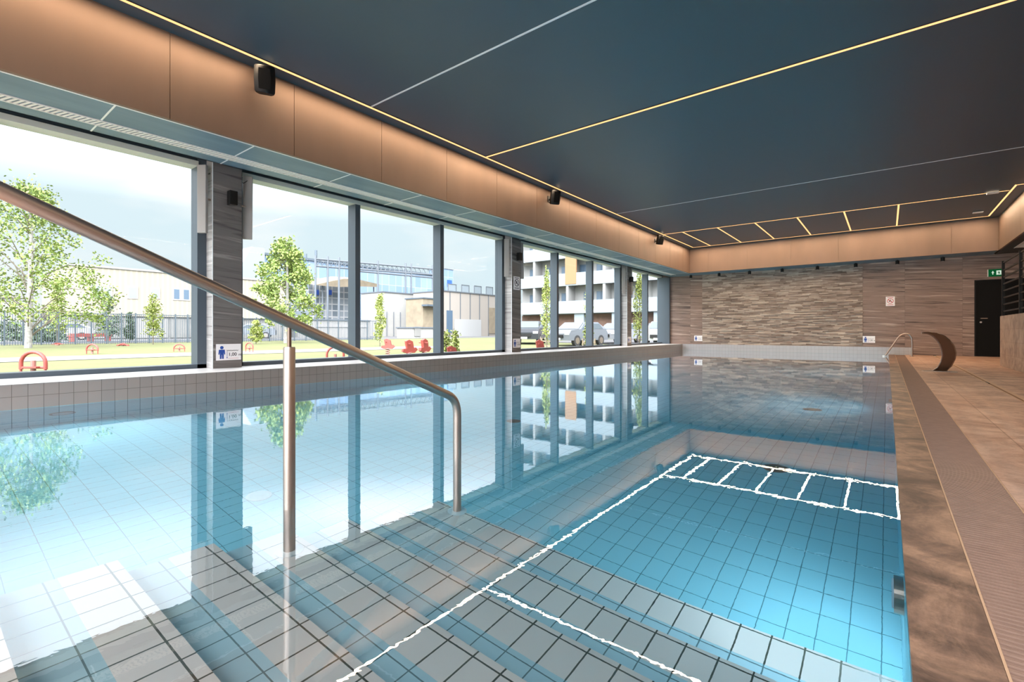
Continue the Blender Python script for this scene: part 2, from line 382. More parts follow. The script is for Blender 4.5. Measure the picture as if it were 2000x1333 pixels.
# ------------------------------------------------------------------ left ledge, pillars, windows
m = MB().box(-7.0, XL + 0.0, -.45, 17.62, 0.001, ZT - .004)
struct(m.build('wall_left_ledge', m_ledge))
struct(MB().box(-7.0, XL + .004, -.45, 17.62, ZT - .004, ZT).build('trim_ledge_top', m_sill))
struct(MB().box(XL, .55, YF, 17.62, 0.001, ZT).build('wall_far_ledge', m_far_ledge))
PILL = [(-3.54, -3.2), (2.33, 2.662), (8.2, 8.53), (14.07, 14.4)]
for i, (a, b) in enumerate(PILL[1:]):
    m = MB().box(-6.43 - .004, -6.43, a, b, ZT, ZS + .3, 0).box(-6.86, -6.434, a, b, ZT, ZS + .3, 1)
    struct(m.build('wall_pillar', [m_pillar_f, m_pillar_s]))
    struct(MB().box(-6.435, -6.427, a - .003, a + .003, ZT, ZS + .05).build('trim_pillar_edge', m_joint))
GT = 2.80; XI = -6.62
BAYS = [(-4.9, 2.33, [-1.4, .43]), (2.662, 8.2, [4.48, 6.31]), (8.53, 14.07, [10.35, 12.19]), (14.4, 17.62, [16.2])]
for wi, (a, b, mu) in enumerate(BAYS):
    w = empty('window_%d' % (wi + 1), (XG, (a + b) / 2, ZT)); struct(w)
    fr = MB()
    fr.box(-6.82, XI, a, b, ZT, ZT + .05)
    jb = .1 if wi < 3 else .03
    fr.box(-6.82, XI, a, a + .09, ZT, GT).box(-6.82, XI, b - jb, b, ZT, GT)
    fr.box(-6.82, XI - .05, a, b, 2.75, GT + .3)
    fr.build('window_frame', m_frame, w)
    MB().box(-6.80, XI + .012, a + .08, b - .09, 2.69, 2.75).build('window_head', m_reveal, w)
    for c in mu: MB().box(-6.82, XI, c - .045, c + .045, ZT + .05, 2.75).build('window_mullion', m_frame, w)
    ed = [a + .09] + [q for c in mu for q in (c - .045, c + .045)] + [b - jb]
    for k in range(0, len(ed), 2): MB().box(XG - .006, XG, ed[k], ed[k + 1], ZT + .05, 2.70).build('window_pane', m_glass, w)
struct(MB().box(-6.61, -6.33, 17.52, 17.62, ZT, 2.69).build('trim_corner_post', m_frame))
# wall above the windows and end wall closing the left side
struct(MB().box(-7.0, -6.82, -5, 17.9, 2.75, 4.0).build('wall_left', m_plaster))

# ------------------------------------------------------------------ ceiling, fascias, soffits
RX0, RX1, RY0, RY1 = -4.8, 3.0, -3.9, -1.3       # unseen rooflight, added to brighten the steps
struct(MB().box(-7.0, 5.2, RY1, 17.9, ZC, 4.0).box(-7.0, 5.2, -5.2, RY0, ZC, 4.0).box(-7.0, RX0, RY0, RY1, ZC, 4.0).box(RX1, 5.2, RY0, RY1, ZC, 4.0).build('ceiling', m_ceil))
w = empty('window_6', ((RX0 + RX1) / 2, (RY0 + RY1) / 2, 3.9)); struct(w)
MB().box(RX0, RX1, RY0, RY1, 3.897, 3.903).build('window_pane', m_glass, w)
for x in (RX0 + .03, -2.1, .5, RX1 - .03): MB().box(x - .03, x + .03, RY0, RY1, 3.86, 3.94).build('window_mullion', m_frame, w)
def fascia(name, axis, c, a, b, first, step=1.21, thick=.04, flip=1):
    m = MB(); y = first
    while y > a: y -= step
    segs = []
    while y < b:
        s0, s1 = max(a, y), min(b, y + step)
        if s1 - s0 > .02: segs.append((s0 + .003, s1 - .003))
        y += step
    for s0, s1 in segs:
        if axis == 'Y': m.box(*sorted((c, c - flip * thick)), s0, s1, ZS, ZC)
        else: m.box(s0, s1, *sorted((c, c - flip * thick)), ZS, ZC)
    if axis == 'Y': m.box(*sorted((c - flip * .008, c - flip * .05)), a, b, ZS + .002, ZC)
    else: m.box(a, b, *sorted((c - flip * .008, c - flip * .05)), ZS + .002, ZC)
    return struct(m.build(name, m_bronze, bevel=0))
fascia('trim_1', 'Y', XFAS, -4.8, 16.8, 1.576)
fascia('trim_2', 'X', 16.8, XFAS, 2.175, -4.15 - .6, flip=-1, step=1.213)
fascia('trim_3', 'Y', 2.175, 13.06, 16.8, 13.06, flip=-1)
fascia('trim_4', 'X', 13.06, 2.175, 4.6, 2.175, flip=-1)
fascia('trim_5', 'Y', 4.6, -4.8, 13.06, -4.7, flip=-1)
m = MB().box(-6.32, XFAS - .04, -5, 17.62, ZS, ZS + .03).box(-6.32, -6.30, -5, 17.62, ZS, 2.95).box(-6.86, -6.3, -5, 17.62, 2.95, 2.97)
struct(m.build('ceiling_soffit_left', m_soffit))
struct(MB().box(XFAS - .04, 2.175, 16.84, 17.62, ZS, ZS + .03).build('ceiling_soffit_far', m_soffit))
struct(MB().box(2.215, 5, 13.1, 17.62, ZS, ZS + .03).box(4.64, 5, -5, 13.1, ZS, ZS + .03).build('ceiling_soffit_right', m_dark_soffit))
# pale joint lines on the left soffit
m = MB().box(XFAS - .058, XFAS - .04, -5, 16.84, ZS - .004, ZS)
y = 1.18 - 1.19 * 5
while y < 17:
    m.box(-5.90, XFAS - .05, y - .007, y + .007, ZS - .003, ZS).box(-6.31, -6.09, y - .007, y + .007, ZS - .003, ZS); y += 1.19
struct(m.build('trim_soffit_joints', m_joint))
g = empty('linear_air_grille', (-5.99, 6, ZS)); tag(g, 'white linear air grille in the blue-grey soffit above the windows', 'air grille')
m = MB(); y = -4.6
while y < 16.9:
    T = Matrix.Translation((-5.99, y, ZS - .004)) @ Matrix.Rotation(R(18), 4, 'Z')
    m.box(-.075, .075, -.008, .008, -.004, .008, T=T); y += .04
m.build('slats', m_grille, g)
MB().box(-5.922, -5.908, -4.7, 17, ZS - .01, ZS).box(-6.076, -6.062, -4.7, 17, ZS - .01, ZS).build('frame', m_grille, g)
g = empty('linear_air_grille', (2.48, 15, ZS)); tag(g, 'short pale air grille in the dark soffit above the black railing', 'air grille')
m = MB(); y = 13.3
while y < 16.5: m.box(2.42, 2.56, y, y + .02, ZS - .008, ZS + .001); y += .045
m.build('slats', m_grille, g)
MB().box(2.405, 2.42, 13.25, 16.55, ZS - .01, ZS).box(2.56, 2.575, 13.25, 16.55, ZS - .01, ZS).build('frame', m_grille, g)
# silver joint lines across the ceiling
struct(MB().box(XLEDL, 4.4, 3.661 - .011, 3.661 + .011, ZC - .004, ZC).build('trim_ceiling_line_near', m_joint))
struct(MB().box(XLEDL, 4.4, 10.633 - .009, 10.633 + .009, ZC - .004, ZC).build('trim_ceiling_line_far', m_joint))
# led strips
def led(x0, y0, x1, y1, label, group='warm LED lines in the ceiling', w=.017):
    g = empty('led_strip', ((x0 + x1) / 2, (y0 + y1) / 2, ZC)); tag(g, label, 'LED strip', group)
    lip, hl = .007, w + .005
    L = abs(x1 - x0) + abs(y1 - y0)
    ld = bpy.data.lights.new('led_strip_light', 'AREA'); ld.shape = 'RECTANGLE'; ld.size = w * 2; ld.size_y = L - .02; ld.energy = LED_LAMP * L; ld.color = (1, .75, .50)
    lo = bpy.data.objects.new('led_strip_light', ld); C.objects.link(lo); lo.location = ((x0 + x1) / 2, (y0 + y1) / 2, ZC - .0115)
    if abs(x1 - x0) > abs(y1 - y0): lo.rotation_euler = (0, 0, R(90))
    if abs(x1 - x0) < abs(y1 - y0):
        a, b = sorted((y0, y1))
        MB().box(x0 - w, x0 + w, a, b, ZC - .010, ZC - .0005).build('diffuser', m_led, g)
        MB().box(x0 - hl, x0 - w, a, b, ZC - lip, ZC - .0005).box(x0 + w, x0 + hl, a, b, ZC - lip, ZC - .0005).build('profile', m_lip, g)
    else:
        a, b = sorted((x0, x1))
        MB().box(a, b, y0 - w, y0 + w, ZC - .010, ZC - .0005).build('diffuser', m_led, g)
        MB().box(a, b, y0 - hl, y0 - w, ZC - lip, ZC - .0005).box(a, b, y0 + w, y0 + hl, ZC - lip, ZC - .0005).build('profile', m_lip, g)
YA, YB, XE = 13.71, 16.45, 1.963
led(XLEDL, -4.5, XLEDL, YB, 'longest warm LED line, running along the bronze panels on the window side')
led(XLEDL + .03, 5.858, 4.3, 5.858, 'single warm LED line crossing the middle of the dark ceiling')
led(XLEDL + .03, YA, XE - .03, YA, 'front crosswise warm LED line of the ladder pattern')
led(XLEDL, YB, XE, YB, 'rear crosswise warm LED line along the far bronze panels')
led(XE, YB, XE, 13.28, 'short warm LED line on the right closing the ladder pattern')
led(XE, 13.28, 4.3, 13.28, 'warm LED line turning right beside the end of the bronze panels')
led(4.3, 13.28, 4.3, -4.5, 'warm LED line along the right side of the ceiling')
for i, x in enumerate((-4.58, -3.64, -2.71, -1.757, -.80, .205)):
    led(x, YA + .03, x, YB - .03, ('%s rung of the LED ladder counted from the windows' % ['first', 'second', 'third', 'fourth', 'fifth', 'sixth'][i]), 'rungs of the LED ladder')
def sbox(x, y, label):
    o = MB().box(x - .09, x + .09, y - .06, y + .06, ZC - .035, ZC - .0125).build('ceiling_sensor', m_white, bevel=.006, loc=(x, y, ZC - .03)); tag(o, label, 'sensor')
sbox(1.693, 13.68, 'small white box on the ceiling over the front crosswise LED line'); sbox(1.69, 15.69, 'small white box on the ceiling just before the far LED corner')

# ------------------------------------------------------------------ far wall, right and back walls
DX0, DX1, DT = 1.86, 2.78, 2.02
m = MB().box(-6.82, -5.18, 17.62, 17.9, 0, 3.6).box(-.57, DX0 - .03, 17.62, 17.9, 0, 3.6).box(DX0 - .03, DX1 + .03, 17.62, 17.9, DT + .02, 3.6).box(DX1 + .03, 5.2, 17.62, 17.9, 0, 3.6).box(-5.18, -.57, 17.65, 17.9, 0, 3.6)
struct(m.build('wall_far', m_slab))
m = MB(); z = ZT; rr = random.Random(3)
while z < ZS - .002:
    h = min(.036, ZS - z); x = -5.18; off = rr.random() * .3
    while x < -.57 - .001:
        L = min(rr.uniform(.16, .42), -.57 - x); d = rr.uniform(.002, .03)
        m.box(x + .0006, x + L - .0006, 17.62 - d, 17.66, z + .0006, z + h - .0006); x += L
    z += h
struct(m.build('wall_far_stacked_stone', m_mosaic))
struct(MB().box(5.0, 5.2, -5.2, 17.9, -.3, 3.6).build('wall_right', m_plaster))
struct(MB().box(-7.0, 5.2, -5.2, -5.0, -.3, .15).box(-7.0, 5.2, -5.2, -5.0, 3.1, 3.6).build('wall_back', m_plaster))
w = empty('window_5', (-1, -5.1, .15)); struct(w)  # unseen glazing added to let more daylight into the hall
for x in (-7, -4.6, -2.2, .2, 2.6, 5.1): MB().box(x - .05, x + .05, -5.15, -5.05, .15, 3.1).build('window_mullion', m_frame, w)
MB().box(-6.95, 5.05, -5.103, -5.097, .15, 3.1).build('window_pane', m_glass, w)
d = empty('door_1', ((DX0 + DX1) / 2, 17.64, DZ)); struct(d)
MB().box(DX0, DX1, 17.64, 17.69, DZ + .004, DT).build('door_leaf', m_door, d)
MB().box(DX0 - .03, DX0, 17.61, 17.72, DZ, DT + .02).box(DX1, DX1 + .03, 17.61, 17.72, DZ, DT + .02).box(DX0, DX1, 17.61, 17.72, DT, DT + .02).box(DX0 - .03, DX1 + .03, 17.72, 17.9, 0, DT + .02).build('door_frame', m_black, d)
MB().tube([(1.955, 17.64, 1.02), (1.955, 17.59, 1.02), (2.08, 17.59, 1.02)], .011, 10).cyl((1.955, 17.62), .001, 1, 1.0001).build('door_handle', m_steel, d)
MB().tube([(1.955, 17.64, .92), (1.955, 17.62, .92)], .022, 14).build('door_lock', m_steel, d)
# low travertine wall and black railing on the right
struct(MB().box(1.72, 1.92, -4.9, 13.1, DZ, .97).build('wall_right_low', m_trav, bevel=.004))
g = empty('slatted_railing', (1.78, 8, .97)); tag(g, 'black metal slatted railing on top of the travertine low wall', 'railing')
y = 13.0
while y > -4.5: MB().box(1.73, 1.77, y - .02, y + .02, .97, 2.02).build('post', m_black, g); y -= 1.52
for z in (1.06, 1.19, 1.32, 1.45, 1.58, 1.71, 1.84, 1.99):
    MB().box(1.745, 1.765, -4.6, 13.02, z - .012, z + .012).build('rail', m_black, g)
# exit sign
g = empty('exit_sign', (2.22, 17.6, 2.21)); tag(g, 'green emergency exit sign with white arrow above the black door', 'sign')
a = on_y(1930, 527, 17.6); b = on_y(1956.5, 539.5, 17.6)
MB().box(a.x, b.x, 17.585, 17.62, b.z, a.z).build('board', m_green, g)
TY = lambda x, z, y=17.585: Matrix(((1, 0, 0, x), (0, 0, 1, y), (0, 1, 0, z), (0, 0, 0, 1)))   # local xy -> world xz
def poly_y(poly, x, z, mat, name, par, s=1, y=17.583): return MB().prism([(px * s, pz * s) for px, pz in poly], TY(x, z, y), .003).build(name, mat, par)
zc = (a.z + b.z) / 2
poly_y([(-.03, 0), (0, .06), (.03, 0), (.01, 0), (.01, -.05), (-.01, -.05), (-.01, 0)], a.x + .085, zc, m_exitw, 'arrow', g, .9)
MB().box(b.x - .10, b.x - .01, 17.58, 17.584, zc - .055, zc + .055).build('doorway_symbol', m_exitw, g)
poly_y([(-.02, -.05), (0, -.01), (-.03, .01), (-.02, .02), (.005, .03), (.03, .005), (.02, 0), (.012, -.01), (.035, -.05), (.022, -.05), (.005, -.022), (-.008, -.05)], b.x - .055, zc, m_green, 'running_person', g, .9, 17.578)
MB().box(a.x - .012, a.x, 17.58, 17.62, b.z, a.z).build('end_cap', m_white, g)

# ------------------------------------------------------------------ signs
def circle(cx, cy, r, n=18): return [(cx + r * math.cos(2 * math.pi * k / n), cy + r * math.sin(2 * math.pi * k / n)) for k in range(n)]
def text(s, T, size, mat, parent, ext=.0008, name='lettering'):
    cu = bpy.data.curves.new(name, 'FONT'); cu.body = s; cu.size = size; cu.extrude = ext; cu.offset = size * .012
    tmp = bpy.data.objects.new(name, cu); me = bpy.data.meshes.new_from_object(tmp); bpy.data.objects.remove(tmp); me.materials.clear(); me.materials.append(mat)
    o = bpy.data.objects.new(name, me); C.objects.link(o)
    o.parent = parent; bpy.context.view_layer.update(); o.matrix_parent_inverse = parent.matrix_world.inverted(); o.matrix_world = T
    return o
def depth_sign(T, w, h, txt, label):
    """T maps local x (right), y (up), z (towards the viewer); origin at the board's centre."""
    o = empty('depth_sign', T.translation); tag(o, label, 'sign', None)
    MB().prism([(-w / 2, -h / 2), (w / 2, -h / 2), (w / 2, h / 2), (-w / 2, h / 2)], T, .004).build('board', m_signw, o)
    k = h / .22; x0 = -w / 2 + .07 * k
    U = T @ Matrix.Translation((0, 0, .004))
    m = MB().prism(circle(x0, .062 * k, .022 * k), U, .002)
    m.prism([(x0 - .036 * k, .034 * k), (x0 + .036 * k, .034 * k), (x0 + .042 * k, -.03 * k), (x0 + .03 * k, -.032 * k), (x0 + .024 * k, .005 * k), (x0 + .024 * k, -.09 * k), (x0 + .004 * k, -.09 * k), (x0 + .002 * k, -.035 * k), (x0 - .002 * k, -.035 * k), (x0 - .004 * k, -.09 * k), (x0 - .024 * k, -.09 * k), (x0 - .024 * k, .005 * k), (x0 - .03 * k, -.032 * k), (x0 - .042 * k, -.03 * k)], U, .002)
    m.build('person_symbol', m_blue, o)
    m = MB(); pts = []; n = 24
    for i in range(n + 1):
        x = x0 + .06 * k + (w / 2 - .035 * k - x0 - .06 * k) * i / n; pts.append((x, .02 * k + .006 * k * math.sin(i * 1.9)))
    m.prism([(x, y - .003 * k) for x, y in pts] + [(x, y + .003 * k) for x, y in reversed(pts)], U, .0015)
    m.build('wave_line', m_ink, o)
    xa = x0 + .066 * k
    MB().prism([(xa - .002 * k, .012 * k), (xa + .002 * k, .012 * k), (xa + .002 * k, -.07 * k), (xa + .008 * k, -.07 * k), (xa, -.09 * k), (xa - .008 * k, -.07 * k), (xa - .002 * k, -.07 * k)], U, .0015).build('arrow', m_blue, o)
    text(txt, U @ Matrix.Translation((xa + .016 * k, -.052 * k, 0)), .062 * k, m_ink, o)
    text('m', U @ Matrix.Translation((xa + .145 * k, -.052 * k, 0)), .048 * k, m_ink, o)
    MB().prism([(xa + .01 * k, -.087 * k), (w / 2 - .03 * k, -.087 * k), (w / 2 - .03 * k, -.084 * k), (xa + .01 * k, -.084 * k)], U, .001).build('footer_line', m_red, o)
    return o
TXp = lambda y, z, x=-6.43: Matrix(((0, 0, 1, x), (1, 0, 0, y), (0, 1, 0, z), (0, 0, 0, 1)))      # faces +X
TYm = lambda x, z, y=17.62: Matrix(((1, 0, 0, x), (0, 0, -1, y), (0, 1, 0, z), (0, 0, 0, 1)))     # faces -Y
depth_sign(TXp(2.508, .417), .285, .2, '1,00', 'white depth sign reading 1,00 m on the nearest stone pillar')
depth_sign(TXp(8.375, .417), .26, .2, '1,20', 'small white depth sign on the second stone pillar')
depth_sign(TXp(14.24, .417), .22, .18, '1,35', 'small depth sign at the foot of the farthest stone pillar')
depth_sign(TYm(-5.32, .43), .29, .2, '1,35', 'white depth sign at the left end of the far stone wall')
depth_sign(TYm(-.42, .44), .29, .2, '1,35', 'white depth sign on the far stone wall left of the steel handrail')
def ban_sign(T, w, h, col, label):
    o = empty('prohibition_sign', T.translation); tag(o, label, 'sign')
    MB().prism([(-w / 2, -h / 2), (w / 2, -h / 2), (w / 2, h / 2), (-w / 2, h / 2)], T, .004).build('board', m_signw, o)
    U = T @ Matrix.Translation((0, .01, .004)); r = w * .36
    ring = MB(); n = 28
    for i in range(n):
        a0, a1 = 2 * math.pi * i / n, 2 * math.pi * (i + 1) / n
        ring.prism([(r * math.cos(a0), r * math.sin(a0)), (r * math.cos(a1), r * math.sin(a1)), (r * .82 * math.cos(a1), r * .82 * math.sin(a1)), (r * .82 * math.cos(a0), r * .82 * math.sin(a0))], U, .002)
    ring.prism([(-r * .65, r * .5), (-r * .5, r * .65), (r * .65, -r * .5), (r * .5, -r * .65)], U, .0022)
    ring.build('ring', col, o)
    MB().prism(circle(r * .1, r * .35, r * .16, 12), U, .001).prism([(-r * .4, r * .1), (r * .1, r * .15), (r * .45, -r * .1), (r * .3, -r * .2), (0, -r * .05), (-r * .3, -r * .35), (-r * .45, -r * .25)], U, .001).build('figure', m_ink, o)
    MB().prism([(-w * .34, -h * .40), (w * .34, -h * .40), (w * .34, -h * .35), (-w * .34, -h * .35)], T, .0055).build('caption_line', col, o)
    MB().prism([(-w * .34, h * .37), (w * .34, h * .37), (w * .34, h * .42), (-w * .34, h * .42)], T, .0055).build('heading_line', col, o)
ban_sign(TXp(8.375, 1.738), .225, .29, m_ink, 'black and white prohibition sign high on the second stone pillar')
ban_sign(TYm(.075, 1.546), .205, .27, m_red, 'pink and white prohibition sign on the far stone wall')

# ------------------------------------------------------------------ wall lamps, speakers, heaters
def wall_lamp(x, y, z, r, h, label, n=18, box=False, stem=None):
    o = empty('spot_lamp', (x, y, z)); tag(o, label, 'lamp', None)
    m = MB()
    if box: m.box(x, x + 2 * r, y - r, y + r, z - h / 2, z + h / 2)
    else: m.cyl((x, y), r, z - h / 2, z + h / 2, n)
    m.build('housing', m_blackp, o, bevel=.003 if box else 0)
    if stem: MB().cyl((x, y), r * .4, z + h / 2, stem, 10).build('stem', m_blackp, o)
    else: MB().box(x - .02, x + .01, y - r * .6, y + r * .6, z - h / 4, z + h / 4).build('bracket', m_blackp, o)
    (MB().box(x + .01, x + 2 * r - .01, y - r + .01, y + r - .01, z - h / 2 - .004, z - h / 2) if box else MB().cyl((x, y), r * .7, z - h / 2 - .004, z - h / 2, 14)).build('lens', m_steel_d, o)
    return o
for (a, b), l in zip(PILL[1:], ('black box lamp high on the nearest stone pillar', 'black box lamp high on the second stone pillar', 'black box lamp high on the farthest stone pillar')):
    wall_lamp(-6.41, (a + b) / 2 + .03, 2.32, .045, .17, l, box=True)
ords = ['first', 'second', 'third', 'fourth', 'fifth', 'sixth', 'seventh', 'eighth']
for i, px in enumerate((1347, 1400, 1458, 1522, 1591, 1666, 1750, 1841)):
    o = wall_lamp(-5.50 + .955 * i, 17.35, 2.645 - .02, .045, .1, '%s small black spotlight from the left under the far soffit' % ords[i], stem=ZS)
    o['group'] = 'black spotlights along the far wall'
def speaker(y, label):
    x, z = XFAS, 3.345
    o = empty('loudspeaker', (x, y, z)); tag(o, label, 'loudspeaker', 'black loudspeakers on the bronze panels')
    T = Matrix.Translation((x + .15, y, z)) @ Matrix.Rotation(R(-28), 4, 'Z') @ Matrix.Rotation(R(14), 4, 'Y')
    prof = [(-.07, -.065), (.0, -.095), (.05, -.1), (.075, -.06), (.085, 0), (.075, .06), (.05, .1), (.0, .095), (-.07, .065)]
    m = MB(); n = len(prof)
    lv = [(-.135, .86), (-.12, .97), (0, 1.03), (.12, .97), (.135, .86)]
    vv = [T @ Vector((px * s_, py * s_, zz)) for zz, s_ in lv for px, py in prof]
    ff = [(i * n + k, i * n + (k + 1) % n, (i + 1) * n + (k + 1) % n, (i + 1) * n + k) for i in range(len(lv) - 1) for k in range(n)]
    ff += [tuple(range(n)), tuple((len(lv) - 1) * n + k for k in range(n))]
    m.add(vv, ff).build('cabinet', m_blackp, o, smooth=True)
    MB().prism([(-.055, -.1), (.055, -.1), (.06, 0), (.055, .1), (-.055, .1), (-.06, 0)], T @ Matrix.Translation((.078, 0, 0)) @ Matrix.Rotation(R(90), 4, 'Z') @ Matrix.Rotation(R(90), 4, 'X'), .012).build('speaker_grille', m_door, o)
    MB().tube([(x, y + .02, z - .02), (x + .07, y + .01, z - .02), (x + .11, y, z - .01)], .016, 10).box(x, x + .012, y - .03, y + .06, z - .07, z + .05).build('bracket', m_black, o)
for y, l in ((2.39, 'nearest black loudspeaker on the bronze panels above the windows'), (8.03, 'second black loudspeaker on the bronze panels, between the nearest and the far corner'), (13.64, 'farthest black loudspeaker on the bronze panels near the far corner')): speaker(y, l)
def heater(y, side, label, tilt=0):
    o = empty('wall_panel_unit', (-6.5, y, 1.9)); tag(o, label, 'panel', 'pale vertical panels beside the pillars')
    z0, z1 = 1.86, 2.68
    T = Matrix.Translation((-6.50, y, 0)) @ Matrix.Rotation(R(35 if side > 0 else 58), 4, 'Z')
    T2 = T @ Matrix.Translation((0, 0, (z0 + z1) / 2)) @ Matrix.Rotation(R(tilt), 4, 'X') @ Matrix.Translation((0, 0, -(z0 + z1) / 2))
    MB().box(-.055, .055, -.022, .022, z0, z1, T=T2).build('housing', m_heater, o, bevel=.006)
    yp = y + side * .085
    MB().tube([(-6.5, y, 2.28), (-6.5, yp, 2.28)], .012, 10).build('bracket', m_steel, o)
    MB().tube([(-6.5, y, 2.62), (-6.52, (y + yp) / 2, 2.58), (-6.5, yp, 2.6)], .005, 8).build('cable', m_blackp, o)
W3 = ('nearest', 'second', 'farthest')
for (a, b), w in zip(PILL[1:], W3):
    heater(a - .085, 1, 'pale vertical panel on the camera side of the %s stone pillar' % w)
    heater(b + .10, -1, 'pale vertical panel on the far side of the %s stone pillar' % w, tilt=-3)

# ------------------------------------------------------------------ foreground handrail
XH, RH = -1.787, .0215
g = empty('pool_handrail', (XH, .91, -.41)); tag(g, 'large stainless steel handrail sloping down into the pool over the steps', 'handrail')
zr = lambda y: 1.105 - (1.105 - .33) / 1.782 * y - .004
pts = [(XH, -1.35, .03), (XH, -1.35, zr(-1.25) - .12), (XH, -1.32, zr(-1.25) - .04), (XH, -1.22, zr(-1.22))]
pts += [(XH, y, zr(y)) for y in (-.9, -.4, .1, .6, 1.1, 1.5)]
ye = 1.812; ze = zr(ye)
for k in range(9):
    t = k / 8; a = (XH, ye - .075, zr(ye - .075)); b = (XH, ye, ze + .005); c_ = (XH, ye, ze - .085)
    pts.append(tuple((1 - t) ** 2 * a[i] + 2 * t * (1 - t) * b[i] + t * t * c_[i] for i in range(3)))
MB().tube(pts, RH, 28).build('top_rail', m_steel, g, smooth=True)
MB().tube([(XH, ye, ze - .085), (XH, ye, -.755)], RH, 28).build('post', m_steel, g, smooth=True)
MB().tube([(XH, .91, -.41), (XH, .91, .607), (XH, .91, .612)], [RH, RH, RH * .9], 28).build('post', m_steel, g, smooth=True)
MB().tube([(XH, .91, .6), (XH, .91, zr(.91) - .01)], .0078, 16).build('pin', m_steel_d, g, smooth=True)
def flange(y, z): MB().tube([(XH, y, z), (XH, y, z + .006), (XH, y, z + .012)], [.05, .05, .03], 28).build('flange', m_white, g)
flange(.91, -.41); flange(ye, -.755); flange(-1.35, DZ)

# pool inlets, floor outlets
def disc(x, y, z, r, mat, label, name='pool_inlet'):
    o = empty(name, (x, y, z)); tag(o, label, 'pool fitting', None)
    MB().tube([(x, y, z), (x, y, z + .008), (x, y, z + .012)], [r, r, r * .75], 24).build('ring', mat, o)
    MB().tube([(x, y, z + .008), (x, y, z + .016)], r * .35, 16).build('cap', m_steel_d if mat is not m_white else m_white, o)
disc(-2.955, 1.32, -D0, .07, m_white, 'white round inlet on the pool floor beside the steps')
disc(-2.87, 3.69, -D0, .07, m_steel_d, 'dark round fitting on the pool floor near the second pillar reflection')
disc(-.60, 3.69, -D0, .08, m_steel_d, 'dark round fitting on the pool floor in front of the steps')
disc(-.64, 6.1, -1.158, .09, m_steel_d, 'dark round fitting on the far part of the pool floor')
# underwater lamps in the right wall
def pool_lamp(y, z, label, power, X=XR, s_=1, down=-.2):
    o = empty('underwater_lamp', (X, y, z)); tag(o, label, 'underwater lamp', 'underwater lamps in the pool walls')
    MB().tube([(X, y, z), (X - s_ * .025, y, z)], .09, 28).build('ring', m_steel if s_ > 0 else m_frame, o)
    MB().tube([(X - s_ * .025, y, z), (X - s_ * .030, y, z)], .07, 28).build('lens', m_lamp, o)
    ld = bpy.data.lights.new('underwater_lamp_light', 'SPOT'); ld.energy = power; ld.color = (.72, .88, 1); ld.spot_size = R(150); ld.spot_blend = 1; ld.shadow_soft_size = 0
    lo = bpy.data.objects.new('underwater_lamp_light', ld); C.objects.link(lo); lo.location = (X - s_ * .06, y, z)
    lo.rotation_euler = Vector((-.8 * s_, 0, down)).to_track_quat('-Z', 'Y').to_euler()
pool_lamp(2.0, -.45, 'nearest underwater lamp in the right pool wall beside the steps', LAMP_POWER * .42, down=-.9)
pool_lamp(6.5, -.5, 'second underwater lamp from the steps in the right pool wall', LAMP_POWER * 1.1)
pool_lamp(11.0, -.5, 'third underwater lamp from the steps in the right pool wall', LAMP_POWER * 3)
pool_lamp(15.5, -.5, 'underwater lamp below the curved steel handrail', LAMP_POWER * 3)
for y, l in ((.9, 'added underwater fill lamp in the left pool wall under the first window'), (4.5, 'added underwater fill lamp in the left pool wall under the second window'), (8.7, 'added underwater fill lamp in the left pool wall below the second stone pillar'), (13.2, 'added underwater fill lamp in the left pool wall under the third window')):
    pool_lamp(y, -.5, l, LAMP_POWER * (1.5 if y < 8 else 3.2), X=XL, s_=-1)  # left wall lamps are unseen, added to brighten that side of the pool

# far curved handrail
g = empty('entry_handrail', (.2, 16.5, 0)); tag(g, 'small curved stainless handrail at the far right pool corner', 'handrail')
def spl(P, n=6):
    out = []
    for i in range(len(P) - 1):
        p0, p1, p2, p3 = [Vector(P[min(max(j, 0), len(P) - 1)]) for j in (i - 1, i, i + 1, i + 2)]
        for k in range(n):
            t = k / n; out.append(.5 * ((2 * p1) + (p2 - p0) * t + (2 * p0 - 5 * p1 + 4 * p2 - p3) * t * t + (3 * p1 - p0 - 3 * p2 + p3) * t ** 3))
    out.append(Vector(P[-1])); return out
yr = 16.45
pp = [on_y(x, y, yr) for x, y in ((1727, 697), (1737, 684), (1749, 667), (1757, 657), (1766, 652.5), (1775, 654), (1780, 660), (1781.5, 672), (1781.5, 697.5))]
pp[0].z = -.02; pp[-1].z = DZ
MB().tube(spl([(p.x, p.y, p.z) for p in pp]), .019, 14).build('tube', m_steel, g, smooth=True)
MB().tube([(pp[0].x, yr, -.02), (pp[0].x, yr, .03)], .04, 16).build('foot', m_white, g)
MB().tube([(pp[-1].x, yr, DZ), (pp[-1].x, yr, DZ + .01)], .05, 18).build('flange', m_steel, g)

# swan-neck water spout: a curved tapering steel blade
g = empty('water_spout', (.70, 10.6, DZ)); tag(g, 'curved swan-neck steel water spout standing on the right deck', 'water spout')
outer = [(1846, 728), (1857, 716), (1864, 702), (1866, 690), (1862, 676), (1854, 665), (1843, 656), (1829, 650.5), (1813, 648.5), (1800, 649.5)]
inner = [(1820, 727), (1831, 719), (1838, 708), (1841, 696), (1840, 684), (1836, 673), (1829, 663), (1821, 656), (1811, 652), (1800, 651)]
def lift(px, py, k):                       # the blade curls forward (towards the camera) as it rises
    return on_y(px, py, 10.62 - .5 * math.sin(math.pi * min(1, k * .9)) * .0 - .30 * k)
O = [lift(x, y, i / 9) for i, (x, y) in enumerate(outer)]; I = [lift(x, y, i / 9) for i, (x, y) in enumerate(inner)]
O[0].z = I[0].z = DZ
m = MB(); n = len(O); off = Vector((.02, .05, 0))
vv = O + I + [p + off for p in O] + [p + off for p in I]
ff = []
